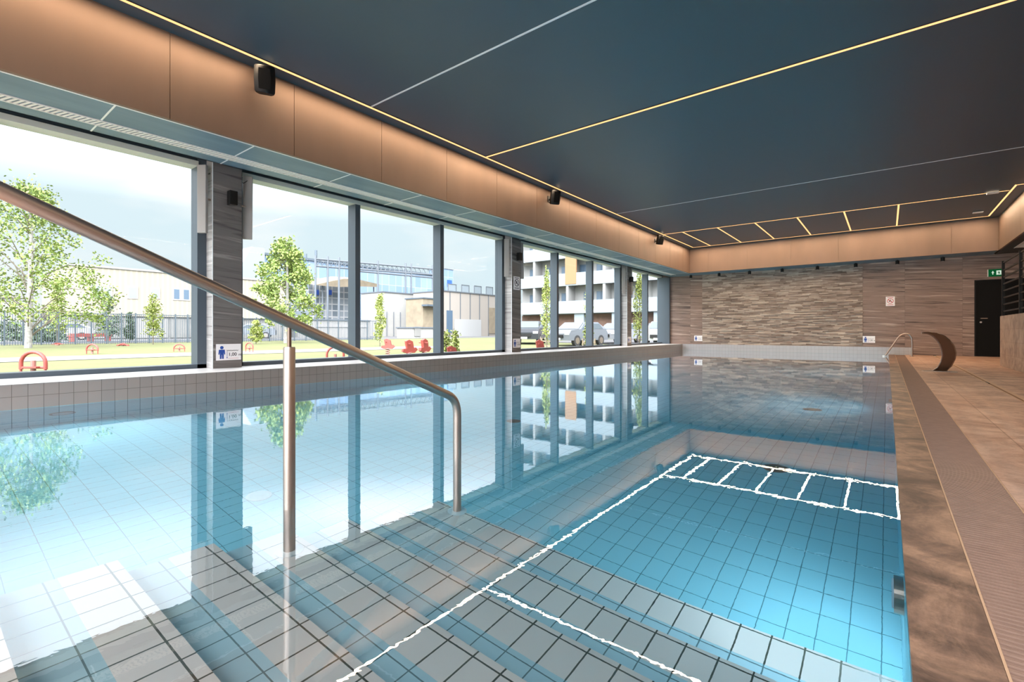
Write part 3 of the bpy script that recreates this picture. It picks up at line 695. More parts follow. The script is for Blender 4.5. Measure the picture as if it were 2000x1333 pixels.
for i in range(n - 1):
    ff += [(i, i + 1, n + i + 1, n + i), (2 * n + i, 3 * n + i, 3 * n + i + 1, 2 * n + i + 1), (i, 2 * n + i, 2 * n + i + 1, i + 1), (n + i, n + i + 1, 3 * n + i + 1, 3 * n + i)]
ff += [(0, n, 3 * n, 2 * n), (n - 1, 3 * n - 1, 4 * n - 1, 2 * n - 1)]
m.add(vv, ff).build('blade', m_steel_d, g, smooth=True)
MB().tube([I[i] for i in range(n)], .011, 10).build('edge_tube', m_steel, g, smooth=True)
MB().box(.46, .90, 10.5, 10.78, DZ, DZ + .008).build('base_plate', m_steel_d, g)

# ------------------------------------------------------------------ outside
OUT = .43                                  # dims every outdoor colour, standing in for a lower exposure outside
def osr(r, g, b):
    c = srgb(r, g, b); return (c[0] * OUT, c[1] * OUT, c[2] * OUT, 1)
m_grass = M_('lawn_grass'); _f = m_grass.noise(m_grass.pos(), .8, 8, .6); _f2 = m_grass.noise(m_grass.pos(), 14, 4, .7)
m_grass.col(m_grass.mix(.5, m_grass.ramp(_f, [(.3, osr(120, 130, 72)), (.7, osr(150, 150, 94))]), m_grass.ramp(_f2, [(.3, osr(105, 120, 60)), (.7, osr(156, 154, 102))])))
m_grass.b.inputs['Roughness'].default_value = .9; m_grass = m_grass.m
GZ0, GZ1 = -.27, .0
def gz(x): return GZ0 + (GZ1 - GZ0) * min(1, max(0, (-7 - x) / 28))
m = MB()
m.add([(-7, -60, GZ0), (-7, 120, GZ0), (-35, 120, GZ1), (-35, -60, GZ1), (-220, 120, GZ1), (-220, -60, GZ1)], [(0, 1, 2, 3), (3, 2, 4, 5)])
m.add([(-7, 18, GZ0), (-7, 200, GZ0), (60, 200, GZ0), (60, 18, GZ0)], [(0, 1, 2, 3)])
struct(m.build('ground_lawn', m_grass))
m_pave = simple('pale_paving', osr(165, 162, 158), .9, var=.06, vscale=2)
m_asph = simple('parking_asphalt', osr(120, 120, 124), .9)
def strip(pts, mat, name):
    m = MB(); m.add([(x, y, gz(x) + z) for x, y, z in pts], [tuple(range(len(pts)))]); return struct(m.build(name, mat))
a0, a1 = at(0, 672, 30), at(470, 672, 30)
strip([(-19, -10, .012), (-21.5, -10, .012), (-20.5, 18, .012), (-18, 18, .012)], m_pave, 'ground_path')
strip([(-36, -40, .012), (-150, -40, .012), (-150, 100, .012), (-34.9, 100, .012)], m_asph, 'ground_yard')
m = MB(); m.add([(-24, 31, -.12), (-6, 28, -.16), (-2, 60, -.16), (-34, 60, -.1)], [(0, 1, 2, 3)]); struct(m.build('ground_parking', m_asph))

m_leaf1 = M_('birch_leaf'); _g = m_leaf1.new('ShaderNodeNewGeometry'); m_leaf1.col(m_leaf1.ramp(_g.outputs['Random Per Island'], [(0, osr(120, 150, 66)), (.6, osr(164, 190, 90)), (1, osr(196, 208, 118))])); m_leaf1.b.inputs['Roughness'].default_value = .7; m_leaf1 = m_leaf1.m
m_leaf2 = M_('young_leaf'); _g = m_leaf2.new('ShaderNodeNewGeometry'); m_leaf2.col(m_leaf2.ramp(_g.outputs['Random Per Island'], [(0, osr(136, 156, 62)), (.6, osr(176, 192, 88)), (1, osr(205, 212, 120))])); m_leaf2.b.inputs['Roughness'].default_value = .7; m_leaf2 = m_leaf2.m
m_leaf3 = simple('dark_leaf', osr(104, 128, 96), .8, var=.2, vscale=3)
m_bark = simple('birch_bark', osr(196, 192, 186), .9, var=.3, vscale=12); m_stem = simple('young_stem', osr(140, 130, 112), .9)
def leaves(mb, c, spread, n, size, rr):
    for _ in range(n):
        p = Vector((c[0] + rr.gauss(0, spread[0]), c[1] + rr.gauss(0, spread[1]), c[2] + rr.gauss(0, spread[2])))
        a = Vector((rr.uniform(-1, 1), rr.uniform(-1, 1), rr.uniform(-1, 1))).normalized(); b = a.orthogonal().normalized(); s_ = size * rr.uniform(.6, 1.3)
        mb.add([p - a * s_, p - b * s_ * .6, p + a * s_, p + b * s_ * .6], [(0, 1, 2, 3)])
def birch(name, px, base_y, top_y, fw, wpx, label, n=90, seed=1, leafn=42):
    rr = random.Random(seed); b = at(px, base_y, fw); b.z = gz(b.x); top = at(px, top_y, fw).z; Hh = top - b.z; rw = wpx / F * fw / 2
    o = empty(name, b); tag(o, label, 'tree', None)
    tr = MB(); tr.tube([b, b + Vector((.1, .05, Hh * .35)), b + Vector((0, .1, Hh * .7)), b + Vector((.05, 0, Hh * .97))], [.13, .10, .06, .01], 10)
    br = MB(); cr = MB()
    for i in range(n):
        t = rr.uniform(.2, .98); z = b.z + Hh * t; prof = math.sin(min(1, (1 - t) * 1.45) * math.pi / 2) ** .8 * (1 if t > .3 else .85)
        ang = rr.uniform(0, 2 * math.pi); d = rw * prof * math.sqrt(rr.uniform(.08, 1))
        tip = Vector((b.x + math.cos(ang) * d, b.y + math.sin(ang) * d, z))
        if i % 4 == 0: br.tube([Vector((b.x, b.y, z - .5 * d)), (Vector((b.x, b.y, z)) + tip) / 2 + Vector((0, 0, .1)), tip], [.025, .015, .004], 5)
        for k in range(3):
            L = rr.uniform(.3, 1.0) * Hh * .1; q = tip + Vector((rr.gauss(0, .14), rr.gauss(0, .14), -L * .5))
            leaves(cr, q, (.13, .13, L * .45), leafn // 3, .068 * fw / 22, rr)
    tr.build('trunk', m_bark, o); br.build('branches', m_stem, o); cr.build('crown', m_leaf1, o)
birch('birch_tree', 55, 668, 352, 21, 250, 'large birch tree on the lawn behind the left end of the handrail', 170, 1, 54)
birch('birch_tree', 558, 660, 460, 30, 120, 'drooping birch tree in front of the blue glass building', 110, 5, 66)
def columnar(px, base_y, top_y, fw, wpx, label, seed, dark=False, guard=False):
    rr = random.Random(seed); b = at(px, base_y, fw); b.z = gz(b.x) if px < 1000 else -.2; top = at(px, top_y, fw).z; Hh = top - b.z; rw = wpx / F * fw / 2
    o = empty('columnar_tree', b); tag(o, label, 'tree', None)
    MB().tube([b, b + Vector((0, 0, Hh * .9))], [.03, .01], 8).build('trunk', m_stem, o)
    cr = MB()
    for i in range(60):
        t = rr.uniform(.16, 1); w = rw * math.sin(min(1, (1.02 - t) * 1.6) * math.pi / 2) * (.55 + .45 * min(1, t * 3)); a = rr.uniform(0, 6.28); d = w * math.sqrt(rr.random()) * .9
        leaves(cr, (b.x + d * math.cos(a), b.y + d * math.sin(a), b.z + Hh * t), (rw * .18, rw * .18, Hh * .035), 22, .05 * max(.7, fw / 24), rr)
    cr.build('crown', m_leaf3 if dark else m_leaf2, o)
    if guard:
        gm = MB()
        for z in (.25, .45): gm.box(b.x - .3, b.x + .3, b.y - .02, b.y + .02, b.z + z - .03, b.z + z + .03)
        for s_ in (-.27, .27): gm.tube([b + Vector((s_, 0, 0)), b + Vector((s_, 0, .6))], .03, 8)
        gm.build('guard', simple('tree_guard', osr(200, 180, 150), .8), o)
columnar(112, 662, 556, 26, 30, 'young yellow-green tree right of the big birch trunk', 11)
columnar(212, 662, 582, 30, 44, 'bushy young tree in front of the grey garage front', 12, True)
columnar(253, 668, 612, 28, 18, 'thin dark young tree between two brighter ones on the lawn', 13, True)
columnar(299, 668, 578, 26, 36, 'bright yellow-green young tree below the building window', 14)
columnar(742, 666, 578, 26, 26, 'yellow-green columnar tree before the white containers', 15)
columnar(500, 664, 628, 28, 26, 'small yellow-green shrub left of the drooping birch', 16)
columnar(1068, 668, 534, 21, 24, 'tall slim tree beside the black car', 17, guard=True)
columnar(1150, 672, 545, 19, 20, 'tall slim tree with wooden guard between two parked cars', 18, guard=True)
columnar(1249, 668, 528, 19, 26, 'tall slim tree right of the farthest pillar', 19)
def conifer(px, base, top, fw, label, seed):
    rr = random.Random(seed); b = at(px, base, fw); b.z = gz(b.x); Hh = at(px, top, fw).z - b.z; o = empty('small_conifer', b); tag(o, label, 'tree', 'pair of small conifers')
    cr = MB()
    for i in range(36):
        t = rr.random(); r_ = (1 - t) * Hh * .2 + .01; a = rr.uniform(0, 6.28); leaves(cr, (b.x + r_ * math.cos(a) * .7, b.y + r_ * math.sin(a) * .7, b.z + Hh * t), (.05, .05, .05), 16, .035, rr)
    cr.build('crown', m_leaf2, o); MB().tube([b, b + Vector((0, 0, Hh * .8))], .02, 6).build('trunk', m_stem, o)
conifer(871, 686, 646, 12.6, 'left one of two small yellow-green conifers', 21); conifer(888, 686, 650, 13.6, 'right one of two small yellow-green conifers', 22)
def bush(px, base, top, fw, wpx, label, seed):
    rr = random.Random(seed); b = at(px, base, fw); b.z = gz(b.x); Hh = at(px, top, fw).z - b.z; rw = wpx / F * fw / 2; cr = MB()
    for i in range(60):
        a = rr.uniform(0, 6.28); d = rw * math.sqrt(rr.random()); leaves(cr, (b.x + d * math.cos(a), b.y + d * math.sin(a), b.z + Hh * rr.uniform(.05, .95) * (1 - .4 * d / rw)), (.25, .25, .2), 16, .09, rr)
    o = cr.build('bush', m_leaf3, loc=b); tag(o, label, 'bush')
bush(24, 665, 622, 33, 60, 'dark green bush at the left picture edge behind the lawn', 31); bush(88, 665, 632, 29, 50, 'low dark bush right of the big birch', 32)

# beige industrial building
m_corr = M_('corrugated_beige'); _g = m_corr.new('ShaderNodeNewGeometry'); _s2 = m_corr.new('ShaderNodeSeparateXYZ'); m_corr.l.new(_g.outputs['Position'], _s2.inputs[0])
_w = m_corr.new('ShaderNodeMath', operation='SINE'); _w2 = m_corr.new('ShaderNodeMath', operation='MULTIPLY'); _w2.inputs[1].default_value = 16; m_corr.l.new(_s2.outputs['Y'], _w2.inputs[0]); m_corr.l.new(_w2.outputs[0], _w.inputs[0])
m_corr.col(m_corr.ramp(_w.outputs[0], [(0, osr(196, 186, 166)), (1, osr(214, 204, 184))])); m_corr.b.inputs['Roughness'].default_value = .7; m_corr = m_corr.m
m_gar = simple('garage_grey', osr(168, 166, 162), .8, var=.15, vscale=.6); m_pane = simple('dark_pane', osr(110, 134, 158), .25); m_panel = simple('pale_pane', osr(176, 190, 200), .3)
m_wfr = simple('white_window_frame', osr(215, 215, 215), .6); m_conc = simple('pale_concrete', osr(196, 194, 190), .85, var=.06, vscale=.8)
XB = -53.0
yA, yB = on_x(134, 600, XB).y, 26.5
o = empty('industrial_building', (XB, (yA + yB) / 2, 0)); tag(o, 'long beige corrugated industrial building behind the lawn on the left', 'building')
MB().box(XB - 12, XB, yA, yB, 2.05, 6.15).build('upper_wall', m_corr, o); MB().box(XB - 12, XB - .25, yA + .1, yB, 0, 2.05).build('lower_wall', m_gar, o)
MB().box(XB - 12.1, XB + .12, yA - .1, yB + .1, 6.15, 6.3).build('roof_edge', m_conc, o)
for x0, x1, y0_, y1_, mt, sp in ((178, 219, 559, 581, m_panel, 1), (248, 269.5, 561, 583, m_panel, 0), (293, 312.5, 564, 583, m_panel, 0), (337, 371, 566, 586, m_pane, 1)):
    a = on_x(x0, y1_, XB); b = on_x(x1, y0_, XB)
    w = MB().box(XB - .02, XB + .06, a.y, b.y, a.z - .02, b.z + .05).build('window', m_wfr, o)
    if sp:
        c = (a.y + b.y) / 2; MB().box(XB + .04, XB + .08, a.y + .1, c - .18, a.z + .1, b.z - .05).box(XB + .04, XB + .08, c + .18, b.y - .1, a.z + .1, b.z - .05).build('pane', mt, w)
    else: MB().box(XB + .04, XB + .08, a.y + .1, b.y - .1, a.z + .1, b.z - .05).build('pane', mt, w)
for x0, x1 in ((158, 262), (268, 330), (336, 384)):
    a = on_x(x0, 660, XB + .2); b = on_x(x1, 622, XB + .2); MB().box(XB - .26, XB - .15, a.y, b.y, .1, 1.9).build('garage_door', m_conc if x0 == 268 else m_gar, o)
o = empty('white_shed', at(60, 640, 70)); tag(o, 'low white shed far behind the big birch', 'building')
a = at(-30, 660, 70); b = at(128, 660, 70)
MB().box(-66, -60, a.y * .5, 6.5, 0, 3.6).build('wall', m_conc, o); MB().box(-66.2, -59.8, a.y * .5 - .2, 6.7, 3.6, 3.8).build('roof', m_gar, o)
def small_car(px, fw, label, col, rz=0, L=4.3, z=None):
    b = at(px, 660, fw); zz = gz(b.x) if z is None else z
    T = Matrix.Translation((b.x, b.y, zz)) @ Matrix.Rotation(rz, 4, 'Z')
    o = empty('parked_car', (b.x, b.y, zz)); tag(o, label, 'car')
    k = L / 4.3
    side = [(-2.1, .35), (-2.15, .75), (-1.95, .95), (-1.0, 1.02), (-.35, 1.45), (1.2, 1.47), (1.95, 1.05), (2.12, .8), (2.12, .35)]
    P = T @ Matrix.Rotation(R(90), 4, 'X')
    vv = []; n = len(side)
    for (s_, iw) in ((-.9, 1), (-.86, 1.0), (.86, 1.0), (.9, 1)):
        for x, zq in side:
            tap = 1 - .18 * max(0, (zq - .95) / .5)
            vv.append(T @ Vector((x * k, s_ * k * tap, zq * (1 if abs(s_) < .89 else .995) * k)))
    ff = [(i * n + j, i * n + (j + 1) % n, (i + 1) * n + (j + 1) % n, (i + 1) * n + j) for i in range(3) for j in range(n)] + [tuple(range(n)), tuple(3 * n + j for j in range(n))]
    MB().add(vv, ff).build('body', col, o, smooth=False)
    gm = MB()
    gm.add([T @ Vector((x * k, y * k, zq * k)) for x, y, zq in ((-1.0, -.76, 1.04), (-1.0, .76, 1.04), (-.4, .7, 1.43), (-.4, -.7, 1.43), (-1.03, -.76, 1.04), (-1.03, .76, 1.04), (-.43, .7, 1.44), (-.43, -.7, 1.44))], [(0, 1, 2, 3), (4, 5, 6, 7), (0, 1, 5, 4), (2, 3, 7, 6), (1, 2, 6, 5), (0, 3, 7, 4)])
    gm.build('windscreen', m_cg, o)
    for s_ in (-1, 1):
        y = s_ * .885 * k
        MB().add([T @ Vector((x * k, y + dy, zq * k)) for dy in (0, -s_ * .05 * k) for x, zq in ((-.85, 1.03), (-.35, 1.36), (1.1, 1.38), (1.6, 1.05))], [(0, 1, 2, 3), (4, 5, 6, 7), (0, 1, 5, 4), (1, 2, 6, 5), (2, 3, 7, 6), (0, 3, 7, 4)]).build('side_window', m_cg, o)
        MB().prism(circle(-2.12, 0, .001, 3), T, .001) if False else None
        MB().box(-2.17 * k, -2.1 * k, s_ * .72 * k - .16, s_ * .72 * k + .16, .68 * k, .82 * k, T=T).build('headlight', m_hl, o)
    MB().box(-2.19 * k, -2.12 * k, -.45 * k, .45 * k, .5 * k, .68 * k, T=T).build('radiator_grille', m_blackp, o)
    MB().box(-2.2 * k, -2.17 * k, -.26, .26, .38 * k, .49 * k, T=T).build('number_plate', m_white, o)
    for x in (-1.35, 1.3):
        for s_ in (-1, 1):
            a = T @ Vector((x * k, s_ * .92 * k, .33 * k)); b2 = T @ Vector((x * k, s_ * .70 * k, .33 * k))
            w = MB().tube([a, b2], .33 * k, 20).build('wheel', m_tyre, o); a2 = T @ Vector((x * k, s_ * .935 * k, .33 * k)); MB().tube([a2, a], .2 * k, 14).build('rim', m_steel, w)
m_cg = simple('car_glass', osr(120, 132, 142), .15); m_hl = simple('headlight', osr(225, 228, 232), .2); m_tyre = simple('tyre', osr(50, 50, 54), .8)
m_cb = simple('car_black', osr(66, 70, 78), .25); m_cgy = simple('car_silver', osr(150, 156, 166), .3, .3); m_cgy2 = simple('car_light_silver', osr(180, 184, 192), .3, .2); m_cw = simple('car_white', osr(206, 208, 212), .3)
small_car(1032, 33, 'black estate car parked behind the second pillar', m_cb, R(118), 4.7, -.2)
small_car(1128, 30, 'dark silver car parked facing the pool between two window posts', m_cgy, R(86), 4.3, -.2)
small_car(1208, 34.5, 'light silver car parked in front of the white apartment block', m_cgy2, R(88), 4.4, -.2)
small_car(1300, 29, 'white car seen through the farthest window', m_cw, R(100), 4.4, -.2)
small_car(118, 36.5, 'small white car behind the young tree on the left', m_cw, R(80), 4.0)
small_car(492, 46, 'silver car behind the fence right of the nearest pillar', m_cgy, R(60), 4.2)

# blue glass hall with roof structures
m_gl = M_('curtain_wall'); _g = m_gl.new('ShaderNodeNewGeometry'); _s3 = m_gl.new('ShaderNodeSeparateXYZ'); _c3 = m_gl.new('ShaderNodeCombineXYZ'); m_gl.l.new(_g.outputs['Position'], _s3.inputs[0]); m_gl.l.new(_s3.outputs['Y'], _c3.inputs[0]); m_gl.l.new(_s3.outputs['Z'], _c3.inputs[1])
_b = m_gl.new('ShaderNodeTexBrick'); _b.offset = 0
for k, x in (('Scale', 1), ('Mortar Size', .06), ('Brick Width', 1.6), ('Row Height', 3.2), ('Color1', osr(142, 170, 204)), ('Color2', osr(168, 190, 216)), ('Mortar', osr(196, 206, 216))): _b.inputs[k].default_value = x
m_gl.l.new(_c3.outputs[0], _b.inputs['Vector']); m_gl.col(_b.outputs['Color']); m_gl.b.inputs['Roughness'].default_value = .3; m_gl = m_gl.m
m_grid = M_('office_windows'); _g = m_grid.new('ShaderNodeNewGeometry'); _s3 = m_grid.new('ShaderNodeSeparateXYZ'); _c3 = m_grid.new('ShaderNodeCombineXYZ'); m_grid.l.new(_g.outputs['Position'], _s3.inputs[0]); m_grid.l.new(_s3.outputs['Y'], _c3.inputs[0]); m_grid.l.new(_s3.outputs['Z'], _c3.inputs[1])
_b = m_grid.new('ShaderNodeTexBrick'); _b.offset = 0
for k, x in (('Scale', 1), ('Mortar Size', .09), ('Brick Width', 1.05), ('Row Height', 1.0), ('Color1', osr(120, 134, 146)), ('Color2', osr(176, 184, 192)), ('Mortar', osr(222, 222, 222))): _b.inputs[k].default_value = x
m_grid.l.new(_c3.outputs[0], _b.inputs['Vector']); m_grid.col(_b.outputs['Color']); m_grid = m_grid.m
XD = -75.0
p0 = on_x(508, 500, XD); p1 = on_x(862, 525, XD)
o = empty('glass_hall', (XD, (p0.y + p1.y) / 2, 0)); tag(o, 'large pale blue glass hall rising behind the lawn', 'building')
MB().box(XD - 20, XD, p0.y, p1.y, 0, 12.4).build('glass_wall', m_gl, o)
MB().box(XD - 20, XD + .3, p0.y - .2, p1.y + .3, 12.4, 12.75).build('roof_edge', m_frame, o)
pl = on_x(476, 520, XD + 2)
mm2 = MB(); mm2.add([(XD + 1.5, pl.y, 0), (XD + 1.5, p0.y, 0), (XD + 1.5, p0.y, 13.2), (XD + 1.5, p0.y - 1.8, 13.2), (XD + 1.5, pl.y, 10.6), (XD - 9, pl.y, 0), (XD - 9, p0.y, 0), (XD - 9, p0.y, 13.2), (XD - 9, p0.y - 1.8, 13.2), (XD - 9, pl.y, 10.6)], [(0, 1, 2, 3, 4), (5, 6, 7, 8, 9), (0, 1, 6, 5), (1, 2, 7, 6), (2, 3, 8, 7), (3, 4, 9, 8), (4, 0, 5, 9)])
mm2.build('slanted_end', m_panel, o)
a = on_x(603, 640, XD + 6); b = on_x(682, 556, XD + 6)
MB().box(XD - .1, XD + 6, a.y, b.y, 0, b.z).build('office_front', m_grid, o)
for px in (617, 642):
    a = on_x(px - 2, 576, XD + 6.1); b = on_x(px + 6, 567, XD + 6.1); MB().box(XD + 6, XD + 6.12, a.y, b.y, a.z, b.z).build('blue_panel', m_blue, o)
for px, t in ((532, 489), (617, 489), (572, 492), (597, 496)):
    a = on_x(px, t, XD - 4); MB().tube([(XD - 4, a.y, 12.4), (XD - 4, a.y, a.z)], .22, 8).build('roof_pipe', m_frame, o)
# steel canopy structure in front of the hall
m_gst = simple('grey_steelwork', osr(138, 146, 156), .5, .3); m_tan = simple('tan_sheet', osr(176, 160, 136), .8, var=.15, vscale=1.5)
o = empty('steel_gantry', (-62, 40, 0)); tag(o, 'grey steel gantry with pipes standing before the glass hall', 'gantry')
XGn = -62
for px in (616, 640, 662, 738, 792, 803, 845):
    a = on_x(px, 505 + (px - 616) * .08, XGn); MB().tube([(XGn, a.y, 0), (XGn, a.y, a.z + .4)], .14, 8).build('post', m_gst, o)
for (xa, ya), (xb, yb) in (((616, 506), (846, 526)), ((616, 520), (846, 537)), ((700, 530), (846, 543))):
    a, b = on_x(xa, ya, XGn), on_x(xb, yb, XGn); MB().tube([a, b], .13, 8).build('beam', m_gst, o)
tr = MB()
for k in range(26):
    a, b = on_x(616 + k * 8.8, 506 + k * .77, XGn), on_x(620.4 + k * 8.8, 519 + k * .66, XGn); c = on_x(624.8 + k * 8.8, 507 + k * .77, XGn)
    tr.tube([a, b], .05, 5).tube([b, c], .05, 5)
tr.build('lattice', m_gst, o)
o = empty('tan_canopy', on_x(675, 555, -66)); tag(o, 'tan sheet canopy hanging in front of the office windows', 'canopy')
A = [(615, 557), (650, 549), (672, 545), (700, 546), (742, 556), (735, 561), (700, 560), (660, 561)]
m = MB(); top = [on_x(x, y, -64.5) for x, y in A]; m.add(top + [p + Vector((-3.5, 0, .6)) for p in top], [tuple(range(8)), tuple(range(8, 16))] + [(i, (i + 1) % 8, 8 + (i + 1) % 8, 8 + i) for i in range(8)]); m.build('sheet', m_tan, o)
for px in (630, 700, 730):
    a = on_x(px, 557, -66); MB().tube([(a.x, a.y, 0), a], .1, 8).build('post', m_gst, o)
# low buildings and containers between
def block(x0, x1, yt, yb, X, depth, mat, name, label, cat='building', roof=None, extra=None):
    a = on_x(x0, yb, X); b = on_x(x1, yt, X); o = empty(name, (X, (a.y + b.y) / 2, 0)); tag(o, label, cat)
    z0 = 0
    MB().box(X - depth, X, a.y, b.y, z0, b.z).build('wall', mat, o); MB().box(X - depth - .1, X + .12, a.y - .1, b.y + .1, b.z, b.z + .14).build('roof', roof or m_gst, o)
    return o, a, b
o, a, b = block(612, 722, 628, 666, -50, 5, m_conc, 'flat_shed', 'flat pale shed behind the fence right of the birch')
MB().box(-49.98, -49.9, a.y + .3, b.y - .3, 1.2, 1.5).build('eaves_board', m_wfr, o)
o, a, b = block(748, 836, 578, 664, -54, 5, m_conc, 'white_hall', 'white flat-roofed hall behind the yellow-green columnar tree')
for k in range(7):
    q = a.y + (b.y - a.y) * (k + .5) / 7; MB().tube([(-53.9, q, 0), (-53.9, q, 3.4)], .05, 6).build('post', m_gst, o)
q0, q1 = on_x(797, 630, -53.8), on_x(818, 596, -53.8); MB().box(-53.99, -53.7, q0.y, q1.y, 0, q1.z).build('arched_window', m_frame, o)
o, a, b = block(826, 848, 585, 650, -42, 3, m_tan, 'kiosk', 'tan kiosk with dark awning left of the wide window post', roof=m_frame)
MB().box(-42, -41, a.y - .2, b.y + .2, b.z - .9, b.z - .7).build('awning', m_frame, o)
o, a, b = block(806, 848, 642, 661, -38, 2.5, m_conc, 'container', 'low white container standing before the tan kiosk', 'container')
MB().box(-37.98, -37.92, a.y + .2, a.y + 1, .2, 1.2).build('door', m_gar, o)
o, a, b = block(866, 985, 580, 666, -46, 6, simple('pale_wall', osr(206, 196, 186), .8), 'workshop', 'pale workshop with panelled doors and roof frames near the second pillar')
for k in range(6):
    q = a.y + (b.y - a.y) * (k + .6) / 6.5; MB().box(-45.99, -45.93, q - .05, q + .05, 0, b.z).build('wall_post', m_gst, o)
for k in range(5):
    q = a.y + (b.y - a.y) * (k + .3) / 5; fr = MB(); h0, h1 = b.z + .14, b.z + 1.0 + .06 * k
    fr.box(-46, -45.9, q, q + .08, h0, h1).box(-46, -45.9, q + 1.5, q + 1.58, h0, h1).box(-46, -45.9, q, q + 1.58, h1, h1 + .08).build('roof_frame', m_gst, o)
    MB().box(-45.98, -45.94, q + .1, q + 1.48, h0, h1).build('roof_panel', m_panel, o)
for x0, x1, yt, yb, mt in ((873, 884, 607, 650, m_pane), (888, 940, 625, 662, m_wfr), (955, 968, 602, 652, m_tan)):
    p, q = on_x(x0, yb, -45.9), on_x(x1, yt, -45.9); MB().box(-45.99, -45.9, p.y, q.y, max(0, p.z), q.z).build('door', mt, o)
o, a, b = block(868, 885, 528, 575, -77, 5, m_gl, 'office_tower', 'small pale office tower block just beside the wide window post')
p, q = on_x(874, 560, -76.9), on_x(882, 548, -76.9); MB().box(-76.99, -76.8, p.y, q.y, p.z, q.z).build('sign_panel', m_blue, o)
# fences
def fence(px0, px1, X, h, label, n):
    a = on_x(px0, 660, X); b = on_x(px1, 660, X); z = gz(X); o = empty('bar_fence', (X, (a.y + b.y) / 2, z)); tag(o, label, 'fence')
    m = MB()
    for k in range(n + 1):
        y = a.y + (b.y - a.y) * k / n
        if k % 7: m.box(X - .012, X + .012, y - .012, y + .012, z, z + h)
    m.build('bars', m_frame, o)
    MB().box(X - .02, X + .02, a.y, b.y, z + h - .06, z + h - .02).box(X - .02, X + .02, a.y, b.y, z + .1, z + .14).build('rails', m_frame, o)
    for k in range(0, n + 1, 7):
        y = a.y + (b.y - a.y) * k / n; MB().box(X - .035, X + .035, y - .035, y + .035, z, z + h + .05).build('post', m_frame, o)
fence(-30, 390, -34, 1.7, 'thin dark bar fence behind the lawn left of the nearest pillar', 98)
fence(474, 735, -34, 1.6, 'dark bar fence behind the lawn right of the nearest pillar', 84)

# apartment block
YA_ = 46.0
xa, xb = on_y(1006, 600, YA_).x, on_y(1330, 600, YA_).x
o = empty('apartment_building', ((xa + xb) / 2, YA_ + 5, 0)); tag(o, 'white apartment block with rows of pale balconies behind the parked cars', 'building')
m_apt = simple('white_render', osr(190, 189, 187), .8); m_balc = simple('frosted_balcony', osr(176, 188, 196), .5); m_brick = simple('brick_base', osr(150, 118, 104), .9, var=.2, vscale=2); m_orange = simple('apricot_panel', osr(196, 150, 108), .8)
MB().box(xa, xb, YA_ + 1.5, YA_ + 12, -.2, 19).build('wall', m_apt, o)
MB().box(xa, xb, YA_ + 1.4, YA_ + 1.5, -.2, 2.6).build('ground_floor', m_brick, o)
unit = 4.55; x_d = on_y(1043, 600, YA_).x
for lv in range(6):
    zb = 2.75 + 3.1 * lv
    MB().box(xa, xb, YA_ + .02, YA_ + 1.5, zb, zb + .18).build('balcony_slab', m_apt, o)
    MB().box(xa, xb, YA_ - .06, YA_, zb - .05, zb + 1.35).build('balustrade', m_balc, o)
    x = x_d - unit * 4
    while x < xb:
        if x > xa:
            if abs(x - (x_d + unit)) < .1 and lv == 1: MB().box(x - .2, x + 1.2, YA_ - .12, YA_ + .1, zb + .1, zb + 3.3).build('apricot_panel', m_orange, o)
            MB().box(x - .15, x + .15, YA_ + .0, YA_ + 1.5, zb + .18, zb + 3.1).build('dividing_wall', m_apt, o)
        for dx in (-1.65, .75 if lv % 2 else 1.3):
            x0 = x + dx
            if x0 > xa + .1 and x0 + 1.3 < xb: 
                w = MB().box(x0, x0 + 1.25, YA_ + 1.42, YA_ + 1.52, zb + .3, zb + 2.4).build('window', m_frame, o)
                MB().box(x0 + .08, x0 + .58, YA_ + 1.38, YA_ + 1.43, zb + .4, zb + 2.3).box(x0 + .66, x0 + 1.17, YA_ + 1.38, YA_ + 1.43, zb + .4, zb + 2.3).build('pane', m_pane, w)
        x += unit
x = x_d + .8
while x < xb:
    MB().box(x, x + 1.2, YA_ + .2, YA_ + 1.4, -.2, 2.7).build('ground_pillar', m_panel, o); x += unit

# red playground equipment
m_pr = simple('play_red', osr(212, 100, 90), .5); m_pp = simple('play_pale_red', osr(214, 150, 140), .6)
def rider(px, top_y, wpx, fw, label, rz=0, tall=1.0):
    b = at(px, 690, fw); b.z = gz(b.x); w = wpx / F * fw; zt = at(px, top_y, fw).z - b.z
    o = empty('spring_rider', b); tag(o, label, 'play equipment', 'red play equipment on the lawn')
    T = Matrix.Translation(b) @ Matrix.Rotation(YAW + rz, 4, 'Z')
    r = w / 2; pts = [T @ Vector((-r, 0, zt * .35)), T @ Vector((-r, 0, zt - r * .9))]
    for k in range(1, 10):
        a = math.pi * k / 10; pts.append(T @ Vector((-r * math.cos(a), 0, zt - r * .9 + r * .9 * math.sin(a))))
    pts += [T @ Vector((r, 0, zt - r * .9)), T @ Vector((r, 0, zt * .35))]
    MB().tube(pts, .07 * w, 10).build('arch', m_pr, o, smooth=True)
    MB().tube([T @ Vector((-r, 0, zt * .42)), T @ Vector((r, 0, zt * .42))], .05 * w, 8).build('crossbar', m_pr, o)
    MB().tube([T @ Vector((0, 0, 0)), T @ Vector((0, 0, zt * .68))], .085 * w, 10).build('post', m_pp, o)
    MB().box(-.3 * w, .3 * w, -.2 * w, .2 * w, zt * .40, zt * .46, T=T).build('seat', m_pr, o)
    MB().tube([T @ Vector((-r, 0, zt * .35)), T @ Vector((-r, 0, 0))], .04 * w, 8).build('leg', m_pr, o)
    MB().tube([T @ Vector((r, 0, zt * .35)), T @ Vector((r, 0, 0))], .04 * w, 8).build('leg', m_pr, o)
rider(65, 688, 48, 9.0, 'largest red arched play device, close to the window at far left')
rider(180, 673, 22, 17, 'red arched play device right of the long red bench end')
rider(350, 673, 18, 19, 'red arched play device just left of the nearest pillar', R(20))
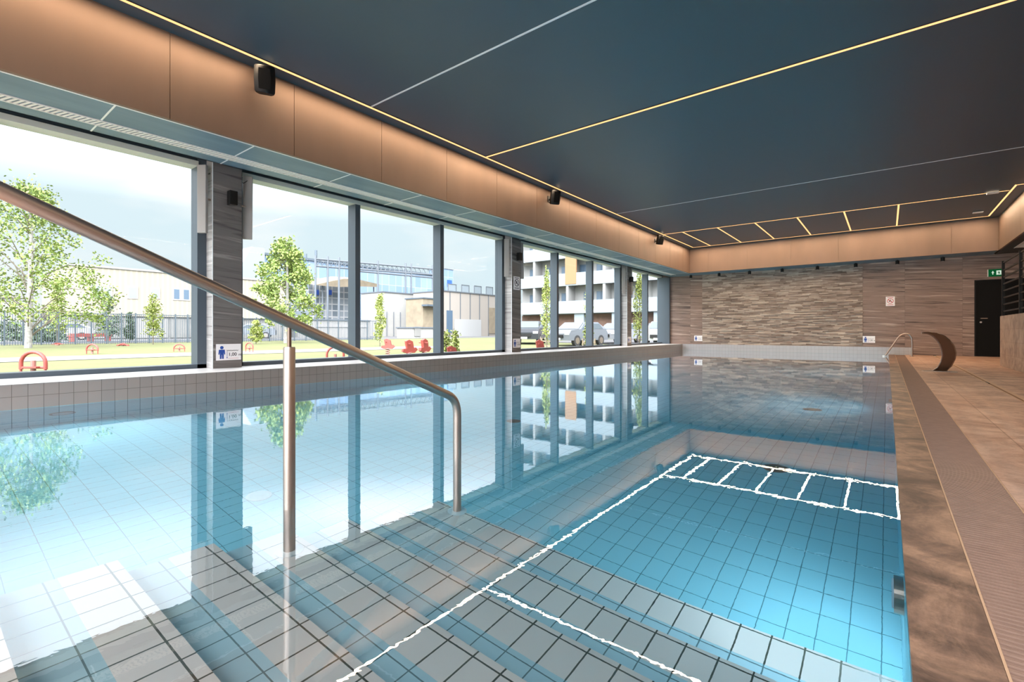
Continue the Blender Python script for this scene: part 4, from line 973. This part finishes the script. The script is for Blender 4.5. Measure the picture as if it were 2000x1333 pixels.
rider(487, 670, 17, 19, 'red arched play device just right of the nearest pillar', R(-15))
rider(655, 678, 32, 11.5, 'leaning red arched play device under the sloping handrail', R(35))
rider(240, 672, 22, 24, 'distant red arched play device at the right end of the red bench')
def rocker(px, base_y, top_y, fw, label, rz=0):
    b = at(px, base_y, fw); b.z = gz(b.x); h = at(px, top_y, fw).z - b.z
    o = empty('rocking_figure', b); tag(o, label, 'play equipment', 'red play equipment on the lawn')
    T = Matrix.Translation(b) @ Matrix.Rotation(YAW + rz, 4, 'Z')
    coil = [T @ Vector((.07 * math.cos(k * .9), .07 * math.sin(k * .9), h * .45 * k / 28)) for k in range(29)]
    MB().tube(coil, .018, 6).build('spring', m_pp, o)
    P = T @ Matrix.Rotation(R(90), 4, 'X') @ Matrix.Translation((0, 0, -.05))
    MB().prism([(-.22, h * .48), (-.12, h * .42), (.16, h * .42), (.26, h * .55), (.2, h * .66), (.14, h * .62), (.1, h * .92), (-.02, h), (-.12, h * .93), (-.08, h * .62), (-.2, h * .6)], P, .1).build('body', m_pr, o)
    MB().tube([T @ Vector((-.04, -.18, h * .82)), T @ Vector((-.04, .18, h * .82))], .015, 8).build('handle', m_pr, o)
rocker(757, 686, 662, 17, 'small dark red rocking figure left of the yellow-green tree gap')
rocker(799, 694, 664, 14, 'pale red rocking figure near the middle of the lawn', R(40))
rocker(829, 692, 662, 14.5, 'red rocking figure just left of the wide window post', R(60))
rocker(882, 694, 676, 11.6, 'red rocking figure in front of the two small conifers', R(20))
rocker(1054, 684, 664, 14, 'orange-red rocking figure right of the second pillar', R(10))
rocker(112, 682, 670, 24, 'distant red rocking figure left of the red bench', R(30))
a, b = at(138, 672, 31), at(213, 670, 34)
o = empty('long_bench', (a + b) / 2); tag(o, 'long red bench standing before the beige building', 'bench'); 
za, zb = .32, .55
dv = (b - a); dv.z = 0; L = dv.length; T = Matrix.Translation((a.x, a.y, gz(a.x))) @ Matrix.Rotation(math.atan2(dv.y, dv.x), 4, 'Z')
MB().box(0, L, -.2, .2, za, zb, T=T).build('seat', m_pr, o)
for x in (.1, L / 2, L - .1): MB().box(x - .06, x + .06, -.18, .18, 0, za, T=T).build('leg', m_pr, o)
